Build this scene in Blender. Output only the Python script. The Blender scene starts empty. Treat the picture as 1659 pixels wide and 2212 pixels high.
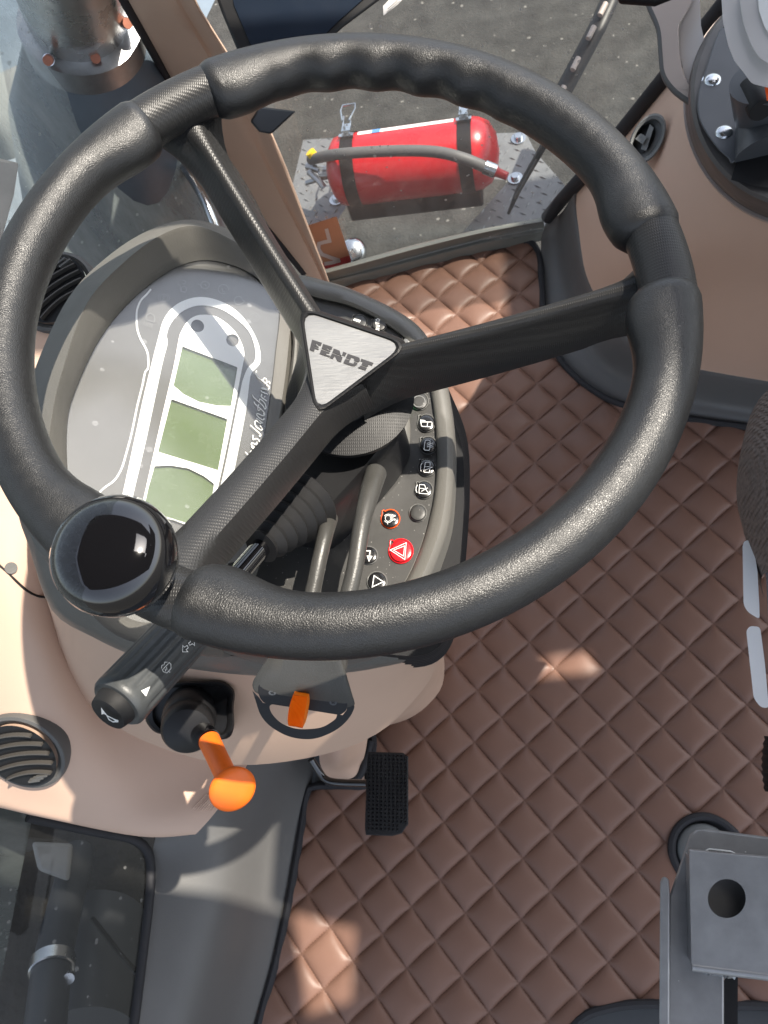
import bpy, bmesh, math, random
import numpy as np
from mathutils import Vector, Matrix
from mathutils.geometry import tessellate_polygon
random.seed(7); rng = np.random.default_rng(7)
C = bpy.data.collections.new('cab'); bpy.context.scene.collection.children.link(C)
SC = bpy.context.scene

# ------------------------------------------------------------------ camera
F = 1670.0; CX, CY = 829.5, 1106.0
CAM = np.array([0.0, 0.0, 1.30])
RW = np.array([[0.97801169, -0.07855814, -0.1931884], [0.0, -0.92634053, 0.37668718], [-0.20855009, -0.36840446, -0.90597186]])
cd = bpy.data.cameras.new('camera'); cam = bpy.data.objects.new('camera', cd); C.objects.link(cam)
cd.sensor_fit = 'VERTICAL'; cd.sensor_height = 36.0; cd.lens = F / 2212 * 36
cd.clip_start = 0.01; cd.clip_end = 400
ex, ey, ez = RW @ [1, 0, 0], RW @ [0, -1, 0], RW @ [0, 0, -1]
cam.matrix_world = Matrix(((ex[0], ey[0], ez[0], CAM[0]), (ex[1], ey[1], ez[1], CAM[1]), (ex[2], ey[2], ez[2], CAM[2]), (0, 0, 0, 1)))
cd.dof.use_dof = True; cd.dof.focus_distance = 0.52; cd.dof.aperture_fstop = 26
SC.camera = cam
# ------------------------------------------------------------------ light
SUN = np.array([0.50, 0.16, 0.85]); SUN /= np.linalg.norm(SUN)
w = bpy.data.worlds.new('World'); SC.world = w; w.use_nodes = True
nt = w.node_tree; bg = nt.nodes['Background']
sky = nt.nodes.new('ShaderNodeTexSky'); sky.sky_type = 'NISHITA'; sky.sun_disc = False
sky.sun_elevation = math.asin(SUN[2]); sky.sun_rotation = math.atan2(SUN[0], SUN[1])
sky.dust_density = 2.5; sky.air_density = 1.0
hs_n = nt.nodes.new('ShaderNodeHueSaturation'); hs_n.inputs['Saturation'].default_value = .55; nt.links.new(sky.outputs[0], hs_n.inputs['Color']); nt.links.new(hs_n.outputs[0], bg.inputs[0]); bg.inputs[1].default_value = 0.15
sl = bpy.data.lights.new('sun', 'SUN'); sl.energy = 4.0; sl.angle = math.radians(0.6); sl.color = (1.0, 0.92, 0.80)
so = bpy.data.objects.new('sun', sl); C.objects.link(so)
so.rotation_euler = Vector(SUN).to_track_quat('Z', 'Y').to_euler(); so.location = (0, 0, 4)
SC.view_settings.view_transform = 'Standard'; SC.view_settings.look = 'None'
SC.view_settings.exposure = 1.2; SC.view_settings.gamma = 1.0

# ------------------------------------------------------------------ geometry helpers
def ray(px, py):
    return RW @ np.array([(px - CX) / F, (py - CY) / F, 1.0])
def P(px, py, z):
    d = ray(px, py); return CAM + d * ((z - CAM[2]) / d[2])
def PD(px, py, dist):
    d = ray(px, py); return CAM + d / np.linalg.norm(d) * dist
def nrm(v):
    v = np.array(v, float); return v / np.linalg.norm(v)
def Z1(x, y): return (x * .3638, y * .3638)
def Z4(x, y): return (x * .3638, 466 + y * .3638)
def Z5(x, y): return (493.7 + x * .3844, 576 + y * .3844)
def Z6(x, y): return (x * .3638, 1042.3 + y * .3638)
def Z7(x, y): return (493.7 + x * .3307, 1316.6 + y * .3307)
def Z8(x, y): return (1316.6 + x * .6533, 768 + y * .6533)
def Z9(x, y): return (x * .463, 1645.8 + y * .463)
def ZR(x, y): return (1097 + x * .4218, y * .4218)
def ZT(x, y): return (493.7 + x * .43, y * .43)
def ZB(x, y): return (740.6 + x * .2108, 850.3 + y * .2108)      # buttons
def ZS(x, y): return (504.7 + x * .11157, 795.5 + y * .11157)    # script
def ZF(x, y): return (630.9 + x * .16534, 647.4 + y * .16534)    # badge
def ZK(x, y): return (192 + x * .1984, 1289.2 + y * .1984)       # stalk
def ZI(x, y): return (274.3 + x * .1984, 576 + y * .1984)        # instrument
def ZM(x, y): return (1371.5 + x * .2232, y * .2232)             # monitor arm
def ZG(x, y): return (630.9 + x * .11574, 466.3 + y * .11574)    # sticker

class Plane:
    def __init__(s, o, n): s.o = np.array(o, float); s.n = nrm(n)
    def hit(s, px, py, off=0.0):
        d = ray(px, py); o = s.o + s.n * off
        return CAM + d * (np.dot(o - CAM, s.n) / np.dot(d, s.n))
    def nor(s, p): return s.n
class Cyl:
    def __init__(s, a, b, r): s.a = np.array(a); s.d = nrm(np.array(b) - s.a); s.r = r
    def hit(s, px, py, off=0.0):
        d = nrm(ray(px, py)); r = s.r + off; w0 = CAM - s.a
        dp = d - s.d * np.dot(d, s.d); wp = w0 - s.d * np.dot(w0, s.d)
        a, b, c = dp @ dp, 2 * dp @ wp, wp @ wp - r * r
        disc = max(b * b - 4 * a * c, 0.0)
        return CAM + d * ((-b - math.sqrt(disc)) / (2 * a))

def frame(n, up=(0, 0, 1)):
    n = nrm(n); u = np.cross(up, n)
    if np.linalg.norm(u) < 1e-4: u = np.cross((0, 1, 0), n)
    u = nrm(u); return u, np.cross(n, u), n

def new_obj(name, verts, faces, m, parent=None, smooth=True, angle=38, bevel=0, bseg=2, solid=0, subsurf=0, base=None):
    b = parent['_b'] if parent is not None and '_b' in parent else (base if base is not None else (0, 0, 0))
    b = np.array(list(b), float)
    me = bpy.data.meshes.new(name)
    me.from_pydata([tuple(np.array(v) - b) for v in verts], [], [tuple(int(i) for i in f) for f in faces]); me.validate()
    bm = bmesh.new(); bm.from_mesh(me); bmesh.ops.recalc_face_normals(bm, faces=bm.faces); bm.to_mesh(me); bm.free()
    if smooth:
        me.shade_smooth(); me.set_sharp_from_angle(angle=math.radians(angle))
    if m is not None: me.materials.append(m)
    o = bpy.data.objects.new(name, me); C.objects.link(o)
    o['_b'] = list(map(float, b))
    if parent is not None: o.parent = parent
    else: o.location = b
    if solid:
        s = o.modifiers.new('solid', 'SOLIDIFY'); s.thickness = solid; s.offset = -1
    if bevel:
        bv = o.modifiers.new('bevel', 'BEVEL'); bv.width = bevel; bv.segments = bseg; bv.limit_method = 'ANGLE'; bv.angle_limit = math.radians(40)
        bv.harden_normals = False
    if subsurf:
        s = o.modifiers.new('sub', 'SUBSURF'); s.levels = subsurf; s.render_levels = subsurf
    return o
def thing(name, label, cat, base, group=None):
    o = bpy.data.objects.new(name, None); C.objects.link(o); o.location = tuple(map(float, base)); o['_b'] = list(map(float, base))
    o.empty_display_size = .02
    o['label'] = label; o['category'] = cat
    if group: o['group'] = group
    return o
def tag(o, label, cat, group=None):
    o['label'] = label; o['category'] = cat
    if group: o['group'] = group
    return o
def struct(o): o['kind'] = 'structure'; return o

class MB:
    def __init__(s): s.v = []; s.f = []
    def add(s, v, f):
        n = len(s.v); s.v += [np.array(a, float) for a in v]; s.f += [tuple(i + n for i in q) for q in f]; return s
    def build(s, name, m, parent=None, **k): return new_obj(name, s.v, s.f, m, parent, **k)

def loft(rings, closed=True, cap0=False, cap1=False, loop=False):
    n = len(rings[0]); v = [p for r in rings for p in r]; f = []
    R_ = len(rings)
    for i in range(R_ if loop else R_ - 1):
        a, b = i * n, ((i + 1) % R_) * n
        for j in range(n if closed else n - 1):
            k = (j + 1) % n; f.append((a + j, a + k, b + k, b + j))
    if cap0:
        c = len(v); v.append(np.mean(rings[0], axis=0)); f += [(c, (j + 1) % n, j) for j in range(n)]
    if cap1:
        c = len(v); o = (R_ - 1) * n; v.append(np.mean(rings[-1], axis=0)); f += [(c, o + j, o + (j + 1) % n) for j in range(n)]
    return v, f
def cr(pts, n, closed=False):
    """Catmull-Rom resample"""
    pts = [np.array(p, float) for p in pts]; N = len(pts); out = []
    segs = N if closed else N - 1
    for i in range(segs):
        if closed: a, b, c, d = pts[(i - 1) % N], pts[i], pts[(i + 1) % N], pts[(i + 2) % N]
        else: a, b, c, d = pts[max(i - 1, 0)], pts[i], pts[i + 1], pts[min(i + 2, N - 1)]
        for k in range(n):
            t = k / n
            out.append(.5 * ((2 * b) + (c - a) * t + (2 * a - 5 * b + 4 * c - d) * t * t + (3 * b - a - 3 * c + d) * t ** 3))
    if not closed: out.append(pts[-1])
    return out
def even(pts, n, closed=True):
    """resample polyline evenly"""
    pts = [np.array(p, float) for p in pts]
    if closed: pts = pts + [pts[0]]
    L = np.r_[0, np.cumsum([np.linalg.norm(b - a) for a, b in zip(pts[:-1], pts[1:])])]
    q = np.linspace(0, L[-1], n, endpoint=not closed); A = np.array(pts)
    return [np.array([np.interp(x, L, A[:, k]) for k in range(A.shape[1])]) for x in q]
def tube(path, r, n=16, closed=False, caps=True, sq=1.0):
    path = [np.array(p, float) for p in path]; N = len(path)
    if np.isscalar(r): r = [r] * N
    T = []
    for i in range(N):
        a = path[(i - 1) % N] if closed or i > 0 else path[0]; b = path[(i + 1) % N] if closed or i < N - 1 else path[-1]
        T.append(nrm(b - a))
    u = np.cross(T[0], (0, 0, 1)); u = nrm(u if np.linalg.norm(u) > .05 else np.cross(T[0], (0, 1, 0))); rings = []
    for i in range(N):
        u = nrm(u - T[i] * np.dot(u, T[i])); v = np.cross(T[i], u)
        rings.append([path[i] + r[i] * (math.cos(a) * u + sq * math.sin(a) * v) for a in np.linspace(0, 2 * np.pi, n, endpoint=False)])
    return loft(rings, True, caps and not closed, caps and not closed, closed)
def lathe(o, axis, prof, n=32, cap=True):
    """prof = [(r, h)...] along axis from o"""
    u, v, a = frame(axis); o = np.array(o, float)
    rings = [[o + a * h + max(r, 1e-5) * (math.cos(t) * u + math.sin(t) * v) for t in np.linspace(0, 2 * np.pi, n, endpoint=False)] for r, h in prof]
    return loft(rings, True, cap, cap)
def box(c, ax, size):
    """ax = 3 unit vectors"""
    c = np.array(c, float); v = []
    for i in (-1, 1):
        for j in (-1, 1):
            for k in (-1, 1): v.append(c + ax[0] * i * size[0] / 2 + ax[1] * j * size[1] / 2 + ax[2] * k * size[2] / 2)
    return v, [(0, 1, 3, 2), (4, 6, 7, 5), (0, 4, 5, 1), (2, 3, 7, 6), (0, 2, 6, 4), (1, 5, 7, 3)]
def prism(poly, vec):
    n = len(poly); vec = np.array(vec, float); v = [np.array(p) for p in poly] + [np.array(p) + vec for p in poly]
    f = [tuple(range(n)), tuple(range(2 * n - 1, n - 1, -1))] + [(i, (i + 1) % n, n + (i + 1) % n, n + i) for i in range(n)]
    return v, f
def round_poly(pts, r, n=5):
    """round corners of a polygon (any dimension)"""
    pts = [np.array(p, float) for p in pts]; N = len(pts); out = []
    for i in range(N):
        a, b, c = pts[i - 1], pts[i], pts[(i + 1) % N]; rr = r[i] if hasattr(r, '__len__') else r
        la, lc = np.linalg.norm(a - b), np.linalg.norm(c - b); k = min(rr, la * .48, lc * .48)
        p, q = b + (a - b) / la * k, b + (c - b) / lc * k
        for t in np.linspace(0, 1, n): out.append((1 - t) ** 2 * p + 2 * t * (1 - t) * b + t * t * q)
    return out
def stroke(S, pts, wpx, closed=False, off=.0004, px=True):
    """flat ribbon printed on a surface; pts in picture coordinates of the reference, laid on surface S"""
    pts = [np.array(p, float) for p in pts]; N = len(pts); L, Rr = [], []
    for i in range(N):
        a = pts[(i - 1) % N] if closed or i > 0 else pts[i]; b = pts[(i + 1) % N] if closed or i < N - 1 else pts[i]
        if closed or 0 < i < N - 1:
            t1, t2 = nrm(pts[i] - a), nrm(b - pts[i]); t = nrm(t1 + t2 + 1e-9); k = 1 / max(.45, t @ t1)
        else: t = nrm(b - a); k = 1
        nn = np.array([-t[1], t[0]]) * wpx / 2 * k
        L.append(S.hit(*(pts[i] + nn), off)); Rr.append(S.hit(*(pts[i] - nn), off))
    v = L + Rr; M = N if closed else N - 1
    return v, [(i, (i + 1) % N, N + (i + 1) % N, N + i) for i in range(M)]
def fill(S, pts, off=.0004, thick=0, holes=()):
    loops = [[Vector((p[0], p[1], 0)) for p in pts]] + [[Vector((p[0], p[1], 0)) for p in h] for h in holes]
    tris = tessellate_polygon(loops); flat = [p for l in loops for p in l]
    v = [S.hit(p[0], p[1], off + thick) for p in flat]; f = [tuple(t) for t in tris]
    if thick:
        n = len(v); v += [S.hit(p[0], p[1], off) for p in flat]; k = 0
        for l in loops:
            for i in range(len(l)): a, b = k + i, k + (i + 1) % len(l); f.append((a, b, n + b, n + a))
            k += len(l)
    return v, f
def circ2(c, rx, ry=None, rot=0, n=24, a0=0, a1=360):
    ry = ry or rx; r = math.radians(rot); full = abs(a1 - a0) >= 360
    return [(c[0] + rx * math.cos(t) * math.cos(r) - ry * math.sin(t) * math.sin(r), c[1] + rx * math.cos(t) * math.sin(r) + ry * math.sin(t) * math.cos(r))
            for t in np.linspace(math.radians(a0), math.radians(a1), n, endpoint=not full)]
def grid(rows, nu=6, nv=6):
    """rows of control points (3D) -> smooth patch"""
    rows = [cr(r, nu) for r in rows]; cols = [cr([r[j] for r in rows], nv) for j in range(len(rows[0]))]
    V = [[cols[j][i] for j in range(len(cols))] for i in range(len(cols[0]))]
    return loft(V, closed=False)

# ------------------------------------------------------------------ materials
def mat(name, col, rough=.5, metal=0, spec=.5, coat=0, coat_rough=.05, bumps=(), var=.06, vscale=9, rvar=.06, emit=None, sss=0):
    m = bpy.data.materials.new(name); m.use_nodes = True; t = m.node_tree; b = t.nodes['Principled BSDF']
    tc = t.nodes.new('ShaderNodeTexCoord')
    b.inputs['Metallic'].default_value = metal; b.inputs['Specular IOR Level'].default_value = spec
    b.inputs['Coat Weight'].default_value = coat; b.inputs['Coat Roughness'].default_value = coat_rough
    n = t.nodes.new('ShaderNodeTexNoise'); n.inputs['Scale'].default_value = vscale; n.inputs['Detail'].default_value = 6; n.inputs['Roughness'].default_value = .62
    t.links.new(tc.outputs['Object'], n.inputs['Vector'])
    mr = t.nodes.new('ShaderNodeMapRange'); mr.inputs[1].default_value = .25; mr.inputs[2].default_value = .75
    mr.inputs[3].default_value = 1 - var; mr.inputs[4].default_value = 1 + var; t.links.new(n.outputs[0], mr.inputs[0])
    vm = t.nodes.new('ShaderNodeVectorMath'); vm.operation = 'SCALE'; vm.inputs[0].default_value = col[:3]; t.links.new(mr.outputs[0], vm.inputs['Scale'])
    t.links.new(vm.outputs[0], b.inputs['Base Color'])
    mr2 = t.nodes.new('ShaderNodeMapRange'); mr2.inputs[1].default_value = .3; mr2.inputs[2].default_value = .7
    mr2.inputs[3].default_value = max(rough - rvar, .02); mr2.inputs[4].default_value = rough + rvar
    n2 = t.nodes.new('ShaderNodeTexNoise'); n2.inputs['Scale'].default_value = vscale * 3.1; n2.inputs['Detail'].default_value = 5
    t.links.new(tc.outputs['Object'], n2.inputs['Vector']); t.links.new(n2.outputs[0], mr2.inputs[0]); t.links.new(mr2.outputs[0], b.inputs['Roughness'])
    prev = None
    for kind, scale, strength, dist in bumps:
        if kind == 'noise':
            x = t.nodes.new('ShaderNodeTexNoise'); x.inputs['Scale'].default_value = scale; x.inputs['Detail'].default_value = 3; out = x.outputs[0]
        elif kind == 'vor':
            x = t.nodes.new('ShaderNodeTexVoronoi'); x.inputs['Scale'].default_value = scale; x.feature = 'DISTANCE_TO_EDGE'; out = x.outputs['Distance']
            mm = t.nodes.new('ShaderNodeMapRange'); mm.inputs[2].default_value = .22; t.links.new(out, mm.inputs[0]); out = mm.outputs[0]
        elif kind == 'weave':
            x = t.nodes.new('ShaderNodeTexWave'); x.inputs['Scale'].default_value = scale; x.bands_direction = 'X'
            y = t.nodes.new('ShaderNodeTexWave'); y.inputs['Scale'].default_value = scale * .6; y.bands_direction = 'Y'; t.links.new(tc.outputs['Object'], y.inputs['Vector'])
            mm = t.nodes.new('ShaderNodeMath'); mm.operation = 'MULTIPLY'; t.links.new(x.outputs['Fac'], mm.inputs[0]); t.links.new(y.outputs['Fac'], mm.inputs[1]); out = mm.outputs[0]
        elif kind == 'brush':
            mp = t.nodes.new('ShaderNodeMapping'); mp.inputs['Rotation'].default_value = (0, 0, math.radians(20)); mp.inputs['Scale'].default_value = (18, 700, 700)
            t.links.new(tc.outputs['Object'], mp.inputs[0]); x = t.nodes.new('ShaderNodeTexNoise'); x.inputs['Scale'].default_value = scale; x.inputs['Detail'].default_value = 4
            t.links.new(mp.outputs[0], x.inputs['Vector']); out = x.outputs[0]
        if kind != 'brush': t.links.new(tc.outputs['Object'], x.inputs['Vector'])
        bp = t.nodes.new('ShaderNodeBump'); bp.inputs['Strength'].default_value = strength; bp.inputs['Distance'].default_value = dist
        t.links.new(out, bp.inputs['Height'])
        if prev: t.links.new(prev.outputs[0], bp.inputs['Normal'])
        prev = bp
    if prev: t.links.new(prev.outputs[0], b.inputs['Normal'])
    if emit: b.inputs['Emission Color'].default_value = (*emit[:3], 1); b.inputs['Emission Strength'].default_value = emit[3]
    return m
def glassmat(name, tint=(.86, .92, .92), dust=.10, dustcol=(.55, .62, .62), spots=.5, fres=.9, rough=.02):
    m = bpy.data.materials.new(name); m.use_nodes = True; t = m.node_tree; t.nodes.clear(); N = t.nodes.new; Lk = t.links.new
    out = N('ShaderNodeOutputMaterial'); tr = N('ShaderNodeBsdfTransparent'); tr.inputs[0].default_value = (*tint, 1)
    df = N('ShaderNodeBsdfDiffuse'); df.inputs[0].default_value = (*dustcol, 1)
    gl = N('ShaderNodeBsdfGlossy'); gl.inputs['Roughness'].default_value = rough
    tc = N('ShaderNodeTexCoord'); n = N('ShaderNodeTexNoise'); n.inputs['Scale'].default_value = 9; n.inputs['Detail'].default_value = 9; n.inputs['Roughness'].default_value = .75
    mpg = N('ShaderNodeMapping'); mpg.inputs['Rotation'].default_value = (.5, .3, .4); mpg.inputs['Scale'].default_value = (1.6, 1.6, .35); Lk(tc.outputs['Object'], mpg.inputs[0]); Lk(mpg.outputs[0], n.inputs['Vector'])
    mr = N('ShaderNodeMapRange'); mr.inputs[1].default_value = .3; mr.inputs[2].default_value = .75; mr.inputs[3].default_value = dust * .45; mr.inputs[4].default_value = dust * 1.6; Lk(n.outputs[0], mr.inputs[0])
    v = N('ShaderNodeTexVoronoi'); v.inputs['Scale'].default_value = 62; Lk(tc.outputs['Object'], v.inputs['Vector'])
    sep = N('ShaderNodeSeparateColor'); Lk(v.outputs['Color'], sep.inputs[0])
    m1 = N('ShaderNodeMath'); m1.operation = 'MULTIPLY_ADD'; m1.inputs[1].default_value = .22; m1.inputs[2].default_value = -.035; Lk(sep.outputs[0], m1.inputs[0])
    m2 = N('ShaderNodeMath'); m2.operation = 'LESS_THAN'; Lk(v.outputs['Distance'], m2.inputs[0]); Lk(m1.outputs[0], m2.inputs[1])
    m3 = N('ShaderNodeMath'); m3.operation = 'MULTIPLY_ADD'; m3.use_clamp = True; m3.inputs[1].default_value = spots; Lk(m2.outputs[0], m3.inputs[0]); Lk(mr.outputs[0], m3.inputs[2])
    mx = N('ShaderNodeMixShader'); Lk(m3.outputs[0], mx.inputs[0]); Lk(tr.outputs[0], mx.inputs[1]); Lk(df.outputs[0], mx.inputs[2])
    lw = N('ShaderNodeLayerWeight'); lw.inputs[0].default_value = .5
    m5 = N('ShaderNodeMath'); m5.operation = 'POWER'; m5.inputs[1].default_value = 4.5; Lk(lw.outputs['Facing'], m5.inputs[0])
    m4 = N('ShaderNodeMath'); m4.operation = 'MULTIPLY_ADD'; m4.use_clamp = True; m4.inputs[1].default_value = .9 * fres; m4.inputs[2].default_value = .04 * fres; Lk(m5.outputs[0], m4.inputs[0])
    mx2 = N('ShaderNodeMixShader'); Lk(m4.outputs[0], mx2.inputs[0]); Lk(mx.outputs[0], mx2.inputs[1]); Lk(gl.outputs[0], mx2.inputs[2])
    Lk(mx2.outputs[0], out.inputs[0]); return m

M = {}
M['leather'] = mat('black_leather', (.013, .0135, .0145), .40, spec=.62, bumps=[('vor', 900, .19, .0007), ('noise', 1500, .20, .0005), ('noise', 60, .12, .003)], var=.15, vscale=40)
M['weave'] = mat('woven_grain_plastic', (.019, .019, .0195), .42, spec=.5, bumps=[('weave', 250, .42, .0003), ('noise', 900, .15, .0004)], var=.1)
M['hub'] = mat('hub_plastic', (.012, .012, .013), .5, spec=.3, bumps=[('weave', 220, .3, .0003), ('noise', 900, .2, .0003)], var=.1)
M['black'] = mat('black_plastic', (.010, .010, .011), .42, spec=.35, bumps=[('noise', 700, .15, .0004)], var=.15)
M['gloss'] = mat('glossy_black', (.004, .004, .005), .06, coat=1, coat_rough=.02, rvar=.02)
M['rubber'] = mat('rubber', (.014, .014, .015), .6, spec=.3, bumps=[('noise', 300, .15, .0006)], var=.15)
M['pod'] = mat('dark_grey_plastic', (.125, .120, .108), .44, bumps=[('noise', 750, .28, .0006), ('noise', 2200, .2, .0003)], var=.07, vscale=14)
M['panel'] = mat('button_panel_plastic', (.042, .041, .039), .46, bumps=[('noise', 1100, .2, .0003)], var=.12, vscale=60)
M['face'] = mat('gauge_face', (.085, .083, .078), .5, var=.06, vscale=30, bumps=[('noise', 1400, .1, .0003)])
M['silver_print'] = mat('silver_print', (.80, .81, .80), .35, spec=.6, var=.02)
M['white'] = mat('white_print', (.80, .80, .78), .5, var=.02)
M['dimprint'] = mat('dim_print', (.19, .19, .185), .5, var=.02)
M['lcd'] = mat('lcd', (.105, .15, .060), .25, var=.08, vscale=25)
M['beige'] = mat('beige_plastic', (.57, .40, .298), .52, bumps=[('noise', 900, .18, .0005)], var=.035, vscale=5)
M['beige2'] = mat('beige_panel', (.60, .42, .32), .55, bumps=[('noise', 900, .18, .0005)], var=.04, vscale=4)
M['pillar'] = mat('pillar_trim', (.56, .40, .30), .6, bumps=[('noise', 700, .2, .0005)], var=.04, vscale=6)
M['mat'] = mat('brown_vinyl', (.178, .100, .073), .42, spec=.3, bumps=[('vor', 700, .10, .0006), ('noise', 22, .12, .004)], var=.08, vscale=7)
M['piping'] = mat('black_piping', (.016, .016, .019), .75, bumps=[('noise', 500, .3, .001)])
M['floor'] = mat('rubber_floor', (.045, .050, .055), .6, bumps=[('noise', 300, .2, .001)], var=.12)
M['sill'] = mat('grey_floor_trim', (.095, .094, .092), .5, bumps=[('noise', 600, .25, .0008)], var=.08, vscale=5)
M['frame'] = mat('door_frame_grey', (.16, .162, .145), .4, bumps=[('noise', 400, .15, .0006)], var=.1, vscale=8)
M['brushed'] = mat('brushed_aluminium', (.30, .305, .31), .42, metal=.85, bumps=[('brush', 1, .35, .0004)], var=.03)
M['chrome'] = mat('zinc_metal', (.62, .64, .66), .22, metal=1, var=.1, vscale=40)
M['steel'] = mat('worn_steel', (.42, .43, .44), .38, metal=.9, var=.2, vscale=30, bumps=[('noise', 60, .15, .002)])
M['orange'] = mat('orange_plastic', (.95, .17, .012), .42, spec=.5, bumps=[('noise', 1500, .15, .0003)], var=.05, vscale=60)
M['orange2'] = mat('orange_switch', (.98, .22, .005), .4, var=.04)
M['red'] = mat('red_paint', (.52, .012, .020), .30, coat=.35, var=.06)
M['redbtn'] = mat('red_button', (.75, .012, .02), .3, coat=.3, var=.03)
M['btn'] = mat('black_button', (.012, .012, .013), .25, coat=.4, coat_rough=.15, var=.05)
M['btnring'] = mat('clear_ring', (.16, .16, .155), .25, coat=.6)
M['oring'] = mat('orange_print', (.85, .10, .01), .45)
M['green'] = mat('green_key', (.02, .55, .12), .4)
M['plate'] = mat('checker_steel', (.17, .175, .18), .45, metal=.25, var=.2, vscale=20, bumps=[('noise', 90, .25, .002)])
M['bracket'] = mat('painted_bracket', (.29, .29, .292), .36, metal=.35, coat=.15, coat_rough=.25, var=.16, vscale=30, bumps=[('noise', 180, .12, .001)])
M['hose'] = mat('hose_rubber', (.10, .10, .10), .55, var=.12, bumps=[('noise', 400, .2, .001)])
M['key'] = mat('pale_key', (.80, .80, .80), .35, coat=.3, sss=0, var=.03)
M['seatgrey'] = mat('seat_grey', (.17, .16, .17), .5, var=.06)
M['silver'] = mat('silver_plastic', (.62, .60, .585), .34, metal=.25, var=.04)
M['taupe'] = mat('taupe_metal', (.44, .37, .33), .45, metal=0, var=.06)
M['knobdark'] = mat('slate_plastic', (.065, .070, .078), .45, bumps=[('noise', 800, .2, .0004)], var=.08)
M['steelblue'] = mat('hood_paint', (.10, .13, .16), .4, coat=.3, coat_rough=.3, var=.35, vscale=5, bumps=[('noise', 12, .2, .01)])
M['palemetal'] = mat('pale_cover', (.38, .38, .36), .5, var=.3, vscale=6)
M['copper'] = mat('rusty_bolt', (.42, .16, .10), .6, var=.2, vscale=60)
M['stick'] = mat('sticker_paper', (.50, .23, .13), .5, var=.08, vscale=20)
M['stickred'] = mat('sticker_red', (.45, .05, .05), .5)
M['stickwhite'] = mat('sticker_white', (.62, .50, .46), .5)
M['navy'] = mat('screen_glass', (.012, .018, .030), .18, coat=.6, var=.1)
M['yellow'] = mat('yellow_cap', (.85, .55, .02), .4)
M['glass'] = glassmat('dirty_glass', tint=(.82, .86, .86), dust=.40, dustcol=(.50, .57, .56), spots=.35)
M['doorglass'] = glassmat('door_glass', tint=(.86, .88, .87), dust=.19, dustcol=(.60, .61, .59), spots=.55)
M['lowglass'] = glassmat('low_glass', tint=(.45, .45, .44), dust=.010, dustcol=(.6, .60, .58), spots=.14, fres=.30)
M['lens'] = glassmat('lens_glass', tint=(.93, .94, .94), dust=.050, dustcol=(.8, .82, .85), spots=.10, fres=2.6, rough=.22)  # dust film raised to whiten the gauge face, standing in for glare
M['asphalt'] = mat('asphalt', (.036, .035, .032), .9, var=.6, vscale=9, bumps=[('noise', 90, .6, .01), ('noise', 350, .5, .004)])
M['cloth'] = mat('seat_cloth', (.15, .12, .105), .9, var=.45, vscale=260, bumps=[('weave', 95, 1.0, .002)])
M['slat'] = mat('vent_slat', (.07, .065, .06), .45)
M['ventgrey'] = mat('vent_grey', (.13, .135, .135), .5)
M['cap'] = mat('grey_cap', (.16, .17, .17), .5)
M['leverplastic'] = mat('lever_plastic', (.050, .049, .046), .38, bumps=[('noise', 900, .3, .0005)], var=.1, vscale=40)
M['headliner'] = mat('roof_liner', (.16, .15, .14), .9)

def specks(m, scale, size, col, amt=.8, keep=.5):
    t = m.node_tree; N = t.nodes.new; Lk = t.links.new; b = t.nodes['Principled BSDF']; tc = N('ShaderNodeTexCoord')
    n = N('ShaderNodeTexNoise'); n.inputs['Scale'].default_value = scale * .6; Lk(tc.outputs['Object'], n.inputs['Vector'])
    ad = N('ShaderNodeVectorMath'); ad.operation = 'MULTIPLY_ADD'; ad.inputs[1].default_value = (.7 / scale,) * 3; Lk(n.outputs['Color'], ad.inputs[0]); Lk(tc.outputs['Object'], ad.inputs[2])
    v = N('ShaderNodeTexVoronoi'); v.inputs['Scale'].default_value = scale; Lk(ad.outputs[0], v.inputs['Vector'])
    sp = N('ShaderNodeSeparateColor'); Lk(v.outputs['Color'], sp.inputs[0])
    m1 = N('ShaderNodeMath'); m1.operation = 'MULTIPLY_ADD'; m1.inputs[1].default_value = size; m1.inputs[2].default_value = -size * keep; Lk(sp.outputs[0], m1.inputs[0])
    m2 = N('ShaderNodeMath'); m2.operation = 'LESS_THAN'; Lk(v.outputs['Distance'], m2.inputs[0]); Lk(m1.outputs[0], m2.inputs[1])
    m3 = N('ShaderNodeMath'); m3.operation = 'MULTIPLY'; m3.inputs[1].default_value = amt; Lk(m2.outputs[0], m3.inputs[0])
    cs = b.inputs['Base Color'].links[0].from_socket; mx = N('ShaderNodeMix'); mx.data_type = 'RGBA'; Lk(m3.outputs[0], mx.inputs[0]); Lk(cs, mx.inputs[6]); mx.inputs[7].default_value = (*col, 1); Lk(mx.outputs[2], b.inputs['Base Color'])
specks(M['bracket'], 130, .5, (.75, .75, .75), .8, .82)
specks(M['panel'], 420, .45, (.35, .34, .32), .8, .6)
specks(M['mat'], 85, .22, (.34, .27, .22), .55, .90)
specks(M['asphalt'], 26, .5, (.20, .19, .17), .8, .55)
specks(M['plate'], 70, .4, (.30, .28, .25), .7, .6)
specks(M['sill'], 110, .3, (.30, .28, .25), .5, .88)
specks(M['face'], 330, .4, (.4, .4, .38), .6, .75)
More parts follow.
